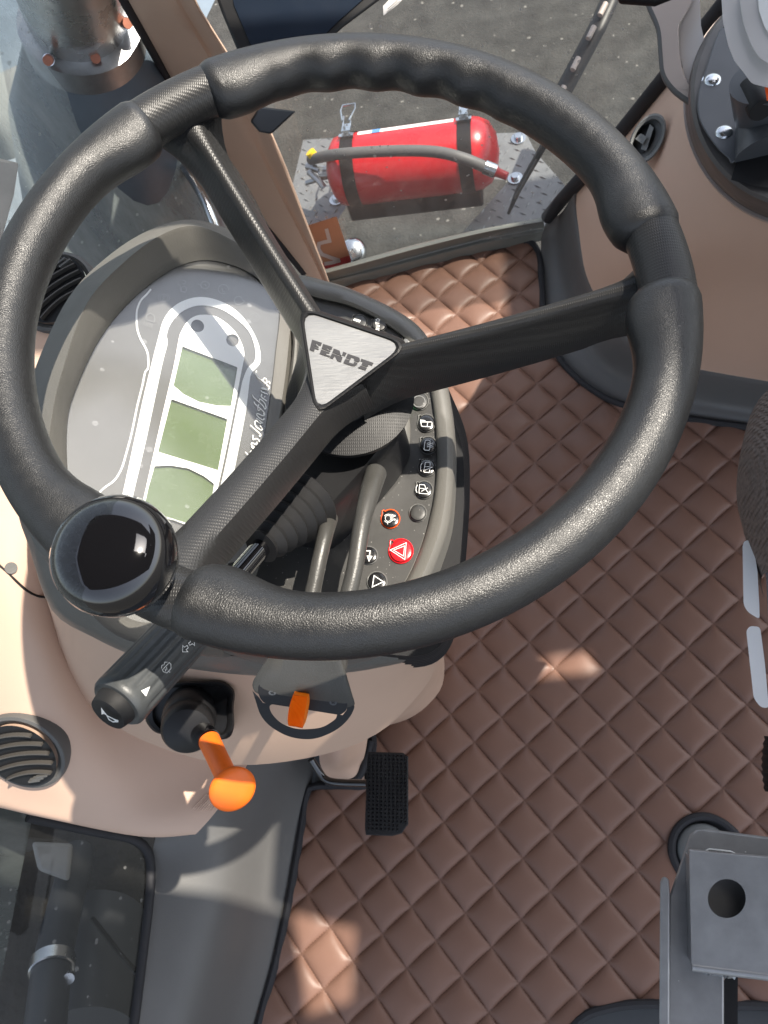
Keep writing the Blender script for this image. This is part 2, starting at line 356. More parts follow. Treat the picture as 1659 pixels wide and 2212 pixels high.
# ------------------------------------------------------------------ setting
def plane_obj(name, z, x0, x1, y0, y1, m):
    return new_obj(name, [(x0, y0, z), (x1, y0, z), (x1, y1, z), (x0, y1, z)], [(0, 1, 2, 3)], m, smooth=False)
struct(plane_obj('ground', -1.35, -150, 150, -150, 150, M['asphalt']))
fl = [P(x, y, -.012) for x, y in [(560, 660), (700, 610), (1150, 505), (1180, 480)]]
v, f = prism([(-.56, -.9, -.012), (1.1, -.9, -.012), (1.1, .62, -.012), (.12, .85, -.012), (.075, 1.10, -.012), (-.45, 1.10, -.012), (-.56, .8, -.012)], (0, 0, -.03))
struct(new_obj('floor', v, f, M['floor']))

# unseen cab roof; outline and added openings shaped to place sun and shade
def ring_slab(z, t, outer, inner):
    S = type('H', (), {'hit': staticmethod(lambda x, y, off=0: np.array([x, y, z + off]))})
    return fill(S, outer, 0, t, [inner] if not isinstance(inner[0][0], (tuple, list)) else inner)
rv, rf = ring_slab(1.92, .05, [(-.80, -.75), (2.2, -.75), (2.2, 1.9), (1.13, 1.9), (1.13, 1.10), (-.80, 1.10)],
                   [[(.19, .26), (.19, .69), (.64, .69), (.69, .63), (.69, .26), (.735, .245), (.835, .225), (.83, .13), (.735, .10), (.705, .235)], [(1.11, .585), (1.12, .625), (1.22, .635), (1.24, .595)]])
ro = new_obj('shading_roof', rv, rf, M['headliner'], base=(.2, .2, 1.92), smooth=False)
tag(ro, 'unseen cab roof panel with added openings that shape the sunlight', 'roof')

# ---- quilted mat
A0 = np.array([-.34678722, .02154026]); AV = np.array([.0371313, -.0449779]); BV = np.array([.0453929, .0376830])
outl_px = [(700, 628), (760, 604), (900, 570), (1020, 545), (1120, 525), (1152, 528), (1166, 560), (1170, 620), (1176, 690), (1200, 760), (1240, 812), (1290, 850), (1340, 874), (1420, 894), (1530, 912), (1659, 930), (1800, 960),
           (1950, 1200), (1950, 2170), (1659, 2172), (1400, 2168), (1310, 2178), (1250, 2204), (1180, 2290), (1050, 2400), (800, 2480), (520, 2440), (560, 2212), (596, 2080), (628, 1930), (650, 1800), (664, 1712), (690, 1697), (790, 1697), (805, 1660), (800, 1560), (740, 1400), (640, 1000), (640, 740)]
outl = np.array([P(x, y, 0)[:2] for x, y in outl_px])
outl = np.array(even([np.array(p) for p in cr(list(outl), 4, True)], 700))
def inside(x, y, poly):
    r = np.zeros(x.shape, bool); n = len(poly); j = n - 1
    for i in range(n):
        xi, yi, xj, yj = *poly[i], *poly[j]
        if yi != yj:
            r ^= ((yi > y) != (yj > y)) & (x < (xj - xi) * (y - yi) / (yj - yi) + xi)
        j = i
    return r
HOLE_C = P(1528, 1842, 0)[:2]; HOLE_R = .047
sub = np.array([0, .025, .06, .11, .19, .32, .5, .68, .81, .89, .94, .975]); ks = len(sub)
I0, I1, J0, J1 = -30, 16, -14, 34
us = np.concatenate([sub + i for i in range(I0, I1)]); vs = np.concatenate([sub + j for j in range(J0, J1)])
U, V = np.meshgrid(us, vs, indexing='ij')
fu, fv = U % 1, V % 1
prof = lambda t: 1 - np.exp(-np.minimum(t, 1 - t) / .085)
hash_ = np.sin(np.floor(U) * 12.99 + np.floor(V) * 78.2) * 43758.5; hash_ -= np.floor(hash_)
pil = prof(fu) * prof(fv); dome = np.sin(np.pi * fu) * np.sin(np.pi * fv)
Hh = pil * (.0060 + .0008 * hash_) + dome * .0022
Hh += .0006 * np.sin(U * .9 + 1.3) * np.cos(V * .7) + .0004 * np.sin(U * 5.1 + V * 3.3) * pil
wob = .010 * np.sin(U * .7 + V * .3) 
Xw = A0[0] + (U + wob) * AV[0] + (V - wob) * BV[0]; Yw = A0[1] + (U + wob) * AV[1] + (V - wob) * BV[1]
cx_ = (Xw[:-1, :-1] + Xw[1:, 1:]) / 2; cy_ = (Yw[:-1, :-1] + Yw[1:, 1:]) / 2
ins = inside(cx_, cy_, outl) & (np.hypot(cx_ - HOLE_C[0], cy_ - HOLE_C[1]) > HOLE_R)
idx = np.arange(U.size).reshape(U.shape)
fa = np.stack([idx[:-1, :-1][ins], idx[1:, :-1][ins], idx[1:, 1:][ins], idx[:-1, 1:][ins]], 1)
used = np.unique(fa); remap = -np.ones(U.size, int); remap[used] = np.arange(len(used))
def stitched(m):
    t = m.node_tree; N = t.nodes.new; Lk = t.links.new; b = t.nodes['Principled BSDF']; tc = N('ShaderNodeTexCoord')
    Mi = np.linalg.inv(np.array([AV, BV]).T); off = Mi @ (np.array([0, .3]) - A0)
    def M_(op, a, b_=None, c=None):
        n = N('ShaderNodeMath'); n.operation = op
        for k, x in enumerate((a, b_, c)):
            if x is None: continue
            if isinstance(x, (int, float)): n.inputs[k].default_value = float(x)
            else: Lk(x, n.inputs[k])
        return n.outputs[0]
    uv = []
    for k in range(2):
        d = N('ShaderNodeVectorMath'); d.operation = 'DOT_PRODUCT'; d.inputs[1].default_value = (Mi[k][0], Mi[k][1], 0); Lk(tc.outputs['Object'], d.inputs[0]); uv.append(M_('ADD', d.outputs['Value'], float(off[k])))
    hs = []
    for a, c in ((0, 1), (1, 0)):
        f = M_('FRACT', M_('ADD', uv[a], .5)); dist = M_('ABSOLUTE', M_('SUBTRACT', f, .5)); mask = M_('LESS_THAN', dist, .016)
        dash = M_('GREATER_THAN', M_('SINE', M_('MULTIPLY', uv[c], 2 * math.pi * 13)), -.25); hs.append(M_('MULTIPLY', mask, dash))
    h = M_('MAXIMUM', hs[0], hs[1]); bp = N('ShaderNodeBump'); bp.inputs['Strength'].default_value = .7; bp.inputs['Distance'].default_value = .0012
    Lk(h, bp.inputs['Height']); src = b.inputs['Normal'].links[0].from_socket; Lk(src, bp.inputs['Normal']); Lk(bp.outputs[0], b.inputs['Normal'])
    cs = b.inputs['Base Color'].links[0].from_socket; mx = N('ShaderNodeMix'); mx.data_type = 'RGBA'; Lk(M_('MULTIPLY', h, .55), mx.inputs[0]); Lk(cs, mx.inputs[6]); mx.inputs[7].default_value = (.115, .062, .045, 1); Lk(mx.outputs[2], b.inputs['Base Color'])
stitched(M['mat'])
co = np.stack([Xw.ravel()[used], Yw.ravel()[used], Hh.ravel()[used] - .004], 1)
matt = thing('floor_mat', 'brown diamond quilted floor mat with black piping covering the cab floor', 'floor mat', (0, .3, 0))
new_obj('quilted_sheet', co, remap[fa], M['mat'], matt, angle=80)
v, f = tube([(p[0], p[1], .0015) for p in outl[::2]], .0062, 8, closed=True)
new_obj('piping', v, f, M['piping'], matt)
v, f = tube([(HOLE_C[0] + (HOLE_R + .002) * math.cos(a), HOLE_C[1] + (HOLE_R + .002) * math.sin(a), .002) for a in np.linspace(0, 2 * np.pi, 48, endpoint=False)], .0062, 8, closed=True)
new_obj('hole_edging', v, f, M['piping'], matt)
# anchor knob in the hole
v, f = lathe((HOLE_C[0] - .004, HOLE_C[1] + .002, -.011), (0, 0, 1), [(.038, 0), (.038, .012), (.034, .020), (.026, .025), (.014, .028), (.0, .029)], 40)
tag(new_obj('anchor_cover', v, f, M['cap'], base=(HOLE_C[0], HOLE_C[1], -.011)), 'round dark rubber floor cap in the hole of the quilted mat', 'cap')

# ------------------------------------------------------------------ steering wheel
WC = np.array([-.109, .288, .939]); WN = nrm([.153, -.012, .988]); WR = .195
wu = nrm(np.array([1, 0, 0]) - WN * WN[0]); wv = np.cross(WN, wu)
WP = Plane(WC, WN)
def phi(px, py):
    d = WP.hit(px, py) - WC; return math.atan2(d @ wv, d @ wu)
def W(r, a, h=0): return WC + wu * r * math.cos(a) + wv * r * math.sin(a) + WN * h
sw = thing('steering_wheel', 'black three-spoke steering wheel with brushed metal badge and spinner knob', 'steering wheel', WC)
s1a, s1b = phi(318, 262), phi(443, 200)      # left / right seam of the upper boss (decreasing angle)
s2a, s2b = phi(1400, 520), phi(1437, 628)
s3a, s3b = phi(374, 1335), phi(215, 1215)
pos = lambda a: a % (2 * math.pi)
def rim_part(name, a0, a1, grip, m):
    """a0 > a1, going clockwise"""
    a0, a1 = pos(a0), pos(a1)
    if a1 > a0: a1 -= 2 * math.pi
    n = 150 if grip else 22; A = np.linspace(a0, a1, n); nt_ = 28; rings = []
    for k, a in enumerate(A):
        d0, d1 = abs(a - a0), abs(a - a1); e = min(d0, d1)
        if grip:
            ro_, ri = .0176, .0160 + .0085 * math.exp(-((e - .10) / .13) ** 2); up = .0172 + .0012 * math.exp(-(e / .2) ** 2)
            if name == 'grip' and rim_part.waves:
                lo, hi = rim_part.waves
                am = pos(a)
                if lo < am < hi: ri += .0021 * math.sin((am - lo) / (hi - lo) * 2 * math.pi * 5.5) * math.sin((am - lo) / (hi - lo) * math.pi) ** .4
            q = min(1, .86 + e / .035 * .14); ro_ *= q; ri *= q; up *= q
        else:
            ro_, ri, up = .0161, .0161, .0161
        sc = 1.0
        if grip and k in (0, n - 1): sc = .90
        ring = []
        for t in np.linspace(0, 2 * np.pi, nt_, endpoint=False):
            c, s = math.cos(t), math.sin(t); rr = (ro_ if c > 0 else ri)
            ring.append(W(WR + rr * c * sc, a, up * s * sc))
        rings.append(ring)
    v, f = loft(rings, True, True, True)
    return new_obj(name, v, f, m, sw, angle=50)
rim_part.waves = None
g = .006
rim_part.waves = (pos(phi(1080, 270)), pos(phi(600, 230)))
rim_part('grip', s1b - g, s2a + g, True, M['leather'])
rim_part.waves = None
rim_part('grip', s2b - g, s3a + g, True, M['leather'])
rim_part('grip', s3b - g, s1a + g, True, M['leather'])
rim_part('rim_joint', s1a + .02, s1b - .02, False, M['weave'])
rim_part('rim_joint', s2a + .02, s2b - .02, False, M['weave'])
rim_part('rim_joint', s3a + .02, s3b - .02, False, M['weave'])
# badge and hub
BH = .058; BP = Plane(WC - WN * BH, WN)
tri = [(662, 668), (886, 766), (668, 882)]
badge2 = round_poly([ZF(120, 130), ZF(1490, 590), (684, 890)], [38, 42, 34], 8)
bc = np.mean(badge2, axis=0)
fr = lambda k, off: [BP.hit(*(bc + (np.array(p) - bc) * k), off) for p in even(badge2, 60)]
v, f = loft([fr(.99, -.001), fr(.985, .0015), fr(.97, .0022), fr(.95, .0022), fr(0.02, .0022)], True)
bd = new_obj('badge', v, f, M['brushed'], sw, angle=25)
blend_ = lambda a, b, t: [x * (1 - t) + y * t for x, y in zip(a, b)]
HB = np.array([BP.hit(*bc)])[0]
def circ_ring(r, h, k=60, ref=None):
    ref = fr(1, 0) if ref is None else ref
    c0 = WC - WN * h; out = []
    for p in ref:
        d = p - HB; d -= WN * (d @ WN); a = math.atan2(d @ wv, d @ wu); out.append(c0 + wu * r * math.cos(a) + wv * r * math.sin(a))
    return out
hub_rings = [fr(.955, .0006), fr(.995, .0026), fr(1.03, .0035), fr(1.075, .003), fr(1.10, .0), fr(1.10, -.005), fr(1.085, -.009)]
rr1 = circ_ring(.047, BH + .056); rr2 = circ_ring(.045, BH + .064); rr3 = circ_ring(.038, BH + .067)
hub_rings += [fr(1.13, -.012), fr(1.15, -.022), fr(1.16, -.034), blend_(fr(1.16, -.046), rr1, .45), rr1, rr2, rr3]
v, f = loft(hub_rings, True, False, True); new_obj('hub', v, f, M['hub'], sw, angle=35)
# FENDT lettering
L = MB(); LS = BP; lo = .0026
letters = [
 [(262, 520), (392, 563), (376, 603), (345, 597), (322, 572), (312, 580), (328, 605), (350, 612), (345, 628), (275, 603), (272, 610), (350, 640), (346, 655), (300, 640), (285, 678), (228, 655)],
 [(405, 575), (530, 618), (518, 650), (487, 652), (460, 632), (450, 640), (478, 660), (505, 665), (497, 680), (386, 640)],
 [(382, 650), (492, 690), (488, 705), (455, 700), (440, 712), (500, 735), (488, 752), (358, 707)],
 [(545, 638), (622, 665), (640, 735), (615, 722), (525, 690)],
 [(520, 700), (548, 710), (575, 718), (662, 750), (640, 815), (592, 800), (560, 735), (530, 775), (492, 760)],
 [(668, 678), (715, 697), (690, 740), (652, 725)],
 [(728, 705), (850, 745), (882, 760), (888, 800), (865, 815), (815, 800), (808, 765), (775, 755), (762, 782), (703, 762)],
 [(697, 772), (755, 790), (745, 822), (800, 835), (812, 812), (858, 826), (845, 850), (815, 868), (780, 866), (668, 825)],
 [(905, 770), (1065, 825), (1045, 862), (1000, 848), (985, 878), (905, 850), (922, 812), (895, 802)],
 [(900, 860), (980, 888), (960, 925), (858, 890)]]
for l in letters: L.add(*fill(LS, [ZF(*p) for p in l], lo))
L.build('lettering', mat('badge_black', (.02, .02, .024), .5), bd, smooth=False)
# spokes
def spoke(px, py, kt=1.0, kb=1.0, kd=1.0):
    a = phi(px, py); d = wu * math.cos(a) + wv * math.sin(a); s = np.cross(WN, d); rings = []
    hp = WC - WN * (BH + .012)
    T = np.linspace(0, 1, 26)
    for t in T:
        r = .010 + (WR - .002 - .010) * t; h = -(BH + .004) * (1 - t) ** 1.0 * 1.0 + .000
        top = h - .002 - .004 * math.sin(t * math.pi); e = max(0, (t - .80) / .20); e0 = max(0, (.22 - t) / .22)
        wt = .0080 + .010 * e ** 2 + .008 * e0 ** 2; wb = .0165 + .016 * e ** 2.2 + .012 * e0 ** 2; dp = .046 - .010 * t - .012 * e
        c = WC + d * r + WN * top
        wt *= kt; wb *= kb; dp *= kd
        prf = [(-wb, -dp), (-wb * 1.01, -dp * .8), (-(wt + wb) / 2 * 1.0, -dp * .45), (-wt, -.006), (-wt * .85, -.002), (-wt * .45, .0), (0, .0008), (wt * .45, 0), (wt * .85, -.002), (wt, -.006), ((wt + wb) / 2, -dp * .45), (wb * 1.01, -dp * .8), (wb, -dp), (0, -dp - .002)]
        rings.append([c + s * x + WN * y for x, y in prf])
    v, f = loft(rings, True, True, True); return new_obj('spoke', v, f, M['weave'], sw, angle=42)
spoke(384, 215, .62, .74, .80); spoke(1410, 590, .62, .80, .98); spoke(305, 1280, 1.45, .92, .70)
# spinner knob
kp = Plane(W(WR, 0, .045), WN); kc = kp.hit(235, 1188)
v, f = lathe(kc - WN * .052, WN, [(.009, 0), (.009, .024), (.014, .028), (.024, .031), (.0285, .037), (.0295, .044), (.0285, .051), (.025, .0565), (.0195, .060), (.012, .0620), (.005, .0628), (0, .063)], 64)
new_obj('spinner_knob', v, f, M['gloss'], sw, angle=60)

# ------------------------------------------------------------------ instrument console
con = thing('instrument_console', 'dark grey instrument pod with green displays on beige column behind the wheel', 'instrument console', (-.2, .27, .4))
CP = Plane(P(430, 900, .802), (math.tan(math.radians(38)), math.tan(math.radians(7)), 1))
BPn = Plane(P(915, 1000, .748), (.08, .03, 1))
# cluster glass outline and hood
glass_o = [(146, 1012), (147, 902), (171, 822), (218, 728), (284, 648), (364, 586), (436, 562), (509, 575), (562, 606), (603, 655), (596, 760), (580, 890), (560, 1010), (534, 1120), (505, 1190), (455, 1262), (390, 1322), (325, 1345), (262, 1326), (200, 1262), (160, 1150)]
go = cr(glass_o, 5, True); NG = len(go)
face = [CP.hit(*p, -.004) for p in go]
# rings of the hood: inner wall, ridge, outer skirt (picture place, then height)
ridge = [(100, 1040), (112, 900), (135, 800), (185, 660), (255, 578), (340, 512), (420, 488), (505, 520), (575, 570), (628, 640), (625, 760), (608, 890), (588, 1010), (560, 1125), (528, 1210), (470, 1300), (395, 1368), (315, 1390), (235, 1362), (165, 1280), (120, 1160)]
rz_off = [.026, .030, .034, .036, .036, .034, .030, .022, .012, .003, .001, .001, .001, .001, .001, .004, .012, .018, .022, .024, .025]
rid = [CP.hit(*p, o) for p, o in zip(ridge, rz_off)]
rid = cr(rid, 5, True)
inn = [CP.hit(*p, .001) for p in go]
skirt_px = [(36, 1060), (52, 880), (90, 760), (150, 640), (225, 560), (320, 498), (418, 474), (520, 508), (600, 556), (650, 640), (640, 760), (622, 890), (600, 1010), (575, 1125), (545, 1225), (480, 1330), (400, 1410), (300, 1384), (205, 1330), (120, 1240), (62, 1150)]
outr = [r_ for r_ in rid]
mids = cr([CP.hit(*p, o * .55 - .012) for p, o in zip(skirt_px, rz_off)], 5, True)
low = [np.array([p[0] * 1.0, p[1], .0]) for p in mids]
zl = [max(.60, p[2] - .10) for p in mids]
low = [np.array([p[0] * .94 - .012, .27 + (p[1] - .27) * .90, z]) for p, z in zip(mids, zl)]
blend = lambda a, b, t: [x * (1 - t) + y * t for x, y in zip(a, b)]
lift = lambda ring, d: [p + CP.n * d for p in ring]
v, f = loft([face, inn, blend(inn, rid, .30), lift(blend(inn, rid, .85), .002), rid, lift(blend(rid, mids, .25), .001), mids, low], True)
new_obj('hood', v, f, M['pod'], con, angle=50)
# gauge face
v, f = fill(CP, [tuple(p) for p in go], -.0035); new_obj('gauge_face', v, f, M['face'], con, smooth=False)
zc = lambda pts: [Z4(*p) for p in pts]
band_o = cr(zc([(700, 1760), (735, 1620), (800, 1320), (860, 1040), (935, 740), (975, 610), (1050, 525), (1170, 483), (1290, 500), (1400, 560), (1480, 650), (1535, 760), (1548, 850), (1535, 890), (1495, 935), (1482, 985), (1460, 1160), (1400, 1470), (1330, 1800), (1290, 1900)]), 5)
band_i = cr(zc([(1230, 1900), (1265, 1790), (1340, 1470), (1425, 1050), (1440, 980), (1470, 905), (1512, 860), (1515, 790), (1480, 690), (1400, 610), (1300, 550), (1180, 533), (1080, 570), (1015, 640), (990, 710), (995, 760), (960, 900), (875, 1300), (800, 1620), (765, 1760)]), 5)
v, f = fill(CP, [tuple(p) for p in band_o + band_i], -.0028, .0004)
new_obj('silver_band', v, f, M['silver_print'], con, smooth=False)
win = [zc([(1083, 775), (1410, 900), (1372, 1130), (1290, 1128), (1180, 1105), (1090, 1060), (1030, 1008)]),
       zc([(1018, 1088), (1350, 1207), (1295, 1512), (938, 1402)]),
       zc([(918, 1487), (1010, 1482), (1120, 1500), (1210, 1545), (1272, 1592), (1250, 1730), (1225, 1860), (850, 1760), (880, 1620)])]
dots = [circ2(ZI(768, 645), 14.5, 13, 30, 28), circ2(ZI(1150, 800), 14, 13, 30, 28)]
pl_o = cr(zc([(838, 1740), (870, 1600), (960, 1200), (1030, 900), (1060, 740), (1075, 690), (1120, 620), (1190, 588), (1290, 602), (1390, 680), (1440, 770), (1450, 840), (1435, 920), (1340, 1400), (1270, 1720), (1235, 1880)]), 5)
v, f = fill(CP, [tuple(p) for p in pl_o], -.0032, .0032, holes=[round_poly(w_, 2.0, 3) for w_ in win] + dots)
new_obj('silver_surround', v, f, M['silver_print'], con, smooth=False)
for w_ in win:
    c = np.mean(w_, axis=0); v, f = fill(CP, [c + (np.array(p) - c) * 1.04 for p in w_], -.0031); new_obj('display', v, f, M['lcd'], con, smooth=False)
sm = MB()
sm.add(*stroke(CP, cr([ZI(*p) for p in [(262, 245), (215, 300), (150, 370), (110, 470), (105, 580), (115, 690), (150, 790), (200, 880), (228, 960), (230, 1100)]] + zc([(862, 930), (845, 1010), (815, 1130), (782, 1290), (750, 1410), (722, 1500), (680, 1570), (620, 1615), (580, 1655), (540, 1700)]), 5), 4.2, off=-.0025))
sm.build('trim_line', M['silver_print'], con, smooth=False)
# tell-tale symbols
def sym(strokes, m, parent, S, wpx, off, name='warning_symbol'):
    b = MB()
    for s in strokes:
        if isinstance(s, tuple): pts, cl = s
        else: pts, cl = s, False
        b.add(*stroke(S, pts, wpx, cl, off))
    return b.build(name, m, parent, smooth=False)
zi = lambda pts: [ZI(*p) for p in pts]
sym([zi([(205, 570), (215, 525), (255, 508), (295, 530), (305, 575), (295, 605), (205, 578)])] + [zi([(190 + 21 * k, 588 + 7 * k), (183 + 21 * k, 635 + 9 * k)]) for k in range(5)], M['dimprint'], con, CP, 1.3, -.0024)
sym([(circ2(ZI(400, 340), 8, 8, 0, 20), True), circ2(ZI(400, 340), 12, 12, 0, 10, 130, 230), circ2(ZI(400, 340), 12, 12, 0, 10, -50, 50), zi([(390, 365), (400, 315), (418, 325), (412, 345), (396, 345)])], M['dimprint'], con, CP, 1.2, -.0024)
sym([zi([(560, 165), (555, 195), (580, 205), (585, 270), (640, 285)]), zi([(600, 150), (640, 155), (630, 190), (600, 185)]), (circ2(ZI(620, 245), 6, 6, 0, 16), True)], M['dimprint'], con, CP, 1.1, -.0024)
sym([(circ2(ZI(850, 200), 9, 8, 0, 16), True), zi([(770, 190), (800, 195), (810, 235)]), zi([(840, 190), (865, 205)])], M['dimprint'], con, CP, 1.1, -.0024)
sym([circ2(ZI(1050, 245), 11, 10, 0, 20, 60, 380), zi([(1035, 230), (1040, 265), (1065, 270)])], M['dimprint'], con, CP, 1.1, -.0024)
sym([circ2(ZI(1215, 370), 9, 9, 0, 18, 30, 330), zi([(1250, 360), (1290, 385)]), zi([(1260, 400), (1280, 375)])], M['dimprint'], con, CP, 1.1, -.0024)
sym([(circ2(ZI(1390, 550), 10, 9, 0, 18), True), (circ2(ZI(1390, 550), 5, 5, 0, 12), True)], M['dimprint'], con, CP, 1.0, -.0024)
# lens
v, f = fill(CP, [tuple(p) for p in go], -.0002); new_obj('lens', v, f, M['lens'], con, smooth=False)
# dealer script on the lens
zs = lambda pts: [ZS(*p) for p in pts]
scr = [
 [(450, 45), (425, 90), (445, 140), (480, 185), (560, 240), (640, 310), (690, 350)], [(640, 300), (575, 250), (585, 195), (630, 205), (640, 260), (620, 275)], [(640, 275), (690, 255), (700, 305)], [(640, 330), (690, 355), (680, 400), (660, 395)],
 [(550, 375), (600, 395), (665, 410), (660, 440)], [(545, 455), (600, 480), (650, 495), (655, 515)], [(640, 420), (560, 400), (545, 375)], [(530, 430), (545, 460)],
 [(525, 545), (545, 520), (540, 495)], [(525, 545), (580, 590), (640, 635)], [(590, 560), (610, 545)],
 [(365, 510), (385, 560), (430, 600), (500, 660), (570, 730), (605, 790), (625, 760), (610, 690), (560, 630), (505, 595), (500, 640)],
 [(395, 645), (415, 690), (470, 740), (540, 800), (595, 860), (600, 905)], [(490, 700), (470, 745), (470, 800), (490, 820), (520, 785)], [(600, 905), (580, 890), (590, 840)],
 [(455, 870), (450, 910), (500, 960), (560, 1000), (590, 985), (585, 960)], [(455, 870), (500, 890), (560, 920), (600, 915)], [(440, 960), (500, 1010), (565, 1060)],
 [(520, 1080), (440, 1010), (410, 1050), (430, 1120), (490, 1170), (540, 1195), (555, 1160), (510, 1110)], [(500, 1060), (560, 1060)], [(545, 1195), (555, 1150)],
 [(320, 1100), (400, 1170), (470, 1230), (525, 1290), (510, 1315), (495, 1300)],
 [(375, 1290), (375, 1330), (380, 1380), (440, 1360), (490, 1390), (500, 1440), (470, 1465), (440, 1450), (455, 1425)],
 [(355, 1440), (345, 1480), (400, 1530), (460, 1570), (490, 1550), (490, 1520)], [(355, 1440), (420, 1470), (490, 1500)], [(340, 1510), (400, 1570), (475, 1630)],
 [(400, 1610), (350, 1600), (325, 1620), (340, 1680), (400, 1730), (440, 1720), (450, 1680)], [(400, 1610), (395, 1650), (345, 1665)],
 [(225, 1620), (290, 1690), (360, 1750), (430, 1830)], [(380, 1770), (320, 1730), (300, 1770), (320, 1840), (380, 1890), (420, 1880), (425, 1840)],
 [(310, 1860), (275, 1870), (275, 1930), (320, 1990), (350, 1985)], [(310, 1860), (315, 1910), (285, 1930)], [(240, 1970), (260, 2030), (300, 2050), (310, 2000)], [(205, 2070), (240, 2110), (260, 2060)]]
b = MB()
for s in scr: b.add(*stroke(CP, cr(zs(s), 3) if len(s) > 2 else zs(s), 2.0, False, .0006))
b.build('dealer_lettering', M['white'], con, smooth=False)

# right hand part of the pod with the button panel
pod_o = [(640, 596), (700, 606), (763, 626), (859, 672), (916, 718), (955, 791), (974, 870), (982, 960), (980, 1050), (972, 1130), (950, 1200), (922, 1262), (880, 1320), (800, 1395), (680, 1425), (560, 1425), (470, 1400), (440, 1330), (500, 1240), (552, 1130), (590, 1000), (615, 860), (632, 740), (620, 640)]
po = cr(pod_o, 4, True)
pan_i = [(655, 640), (700, 648), (763, 664), (835, 702), (885, 742), (918, 798), (934, 870), (942, 960), (940, 1050), (925, 1130), (902, 1200), (872, 1262), (830, 1310), (760, 1350), (670, 1370), (590, 1370), (520, 1360), (505, 1320), (535, 1240), (580, 1130), (612, 1000), (636, 860), (645, 740), (640, 670)]
pi_ = cr(pan_i, 4, True)
W2 = lambda ring, off: [BPn.hit(*p, off) for p in ring]
mix = lambda a, b, t: [np.array(x) * (1 - t) + np.array(y) * t for x, y in zip(a, b)]
lowr = [p + np.array([0, 0, -.045]) for p in W2(mix(po, pi_, .12), -.004)]
c_ = np.mean(W2(po, 0), axis=0)
cen = [BPn.hit(790, 1000)] * len(po)
v, f = loft([W2(mix(pi_, [(760, 1010)] * len(pi_), .985), -.003), W2(pi_, -.003), W2(mix(pi_, po, .05), .0015), W2(mix(pi_, po, .25), .004), W2(mix(pi_, po, .6), .0045), W2(mix(pi_, po, .88), .001), W2(po, -.007), lowr], True)
new_obj('housing', v, f, M['pod'], con, angle=45)
v, f = fill(BPn, [tuple(p) for p in mix(pi_, [(760, 1010)] * len(pi_), .006)], -.0024); new_obj('button_panel', v, f, M['panel'], con, smooth=False)
# tongue joining cluster and panel under the wheel
# buttons
zb = lambda pts: [ZB(*p) for p in pts]
def button(c, r, strokes, m=None, ring=None, notch=True, wpx=1.5, smat=None, flat=False):
    m = m or M['btn']
    oc = circ2(c, r * 1.12, r * 1.12, 0, 36)
    if notch: oc = circ2(c, r * 1.12, r * 1.12, 0, 30, -128, 205) + [(c[0] - r * .99, c[1] - r * .95), (c[0] - r * .72, c[1] - r * 1.06)]
    b = MB(); k = lambda q: [tuple(np.array(c) + (np.array(p) - c) * q) for p in oc]
    rgs = [[BPn.hit(*p, o) for p in k(q)] for q, o in ((1.0, -.0024), (1.0, -.0012), (.95, -.0008), (.90, -.0010))]
    v, f = loft(rgs, True); rg = new_obj('button_rim', v, f, ring or M['btnring'], None, base=BPn.hit(*c))
    bt_rings = [[BPn.hit(*p, o) for p in circ2(c, r * q, r * q, 0, 36)] for q, o in ((1.0, -.0022), (.98, .0002), (.9, .0012), (.7, .0017), (.4, .0018), (.03, .0018))]
    v, f = loft(bt_rings, True); bo = new_obj('button', v, f, m, con)
    rg.parent = bo; rg.location = tuple(BPn.hit(*c) - np.array(bo['_b']))
    if strokes:
        mb = MB()
        for s in strokes:
            if isinstance(s, tuple): pts, cl = s
            else: pts, cl = s, False
            mb.add(*stroke(BPn, pts, wpx, cl, .0022))
        mb.build('symbol', smat or M['white'], bo, smooth=False)
    return bo
button(ZB(856, 300), 18, [(round_poly(zb([(800, 290), (915, 290), (910, 340), (805, 335)]), 3, 4), True), zb([(868, 290), (865, 338)]), zb([(795, 265), (800, 305)]), zb([(793, 270), (845, 278)])])['label'] = 'black button with mirror symbol'
button(ZB(874, 528), 18, [(round_poly(zb([(845, 475), (895, 478), (890, 582), (830, 578)]), 3, 4), True)] + [zb([(862, 510 + 18 * k), (885, 503 + 18 * k), (905, 513 + 18 * k), (925, 505 + 18 * k)]) for k in range(3)])['label'] = 'black button with heated window symbol'
button(ZB(860, 755), 18, [(round_poly(zb([(845, 703), (895, 703), (890, 808), (828, 805)]), 3, 4), True), zb([(840, 785), (920, 750)]), zb([(815, 710), (800, 730), (795, 765), (802, 795)]), zb([(838, 748), (885, 750)])], wpx=1.3)['label'] = 'black button with rear wiper symbol'
button(ZB(832, 985), 18, [(round_poly(zb([(785, 930), (840, 935), (850, 980), (885, 1030), (780, 1020)]), 2, 3), True), zb([(805, 1000), (870, 965)]), zb([(765, 935), (752, 960), (750, 990), (760, 1015)]), zb([(790, 970), (835, 975)])], wpx=1.3)['label'] = 'black button with side wiper symbol'
button(ZB(770, 1220), 17.5, [], m=M['panel'], notch=False)['label'] = 'blank dark grey button'
button(ZB(487, 1282), 19, [(circ2(ZB(463, 1278), 6, 6.5, 0, 20), True), circ2(ZB(463, 1278), 9.5, 9, 0, 8, 215, 325), circ2(ZB(463, 1278), 9.5, 9, 0, 8, 35, 145), (zb([(503, 1240), (515, 1240), (513, 1300), (500, 1300)]), True), zb([(458, 1315), (460, 1340)]), (circ2(ZB(530, 1252), 1.6), True), (circ2(ZB(530, 1290), 1.6), True)], ring=M['oring'], wpx=1.0)['label'] = 'black button with orange outline'
hz = button(ZB(595, 1612), 24.5, [(zb([(485, 1602), (650, 1528), (635, 1700)]), True), (zb([(520, 1604), (632, 1560), (622, 1665)]), True)], m=M['redbtn'], ring=M['redbtn'], wpx=1.3); hz['label'] = 'red hazard warning button'
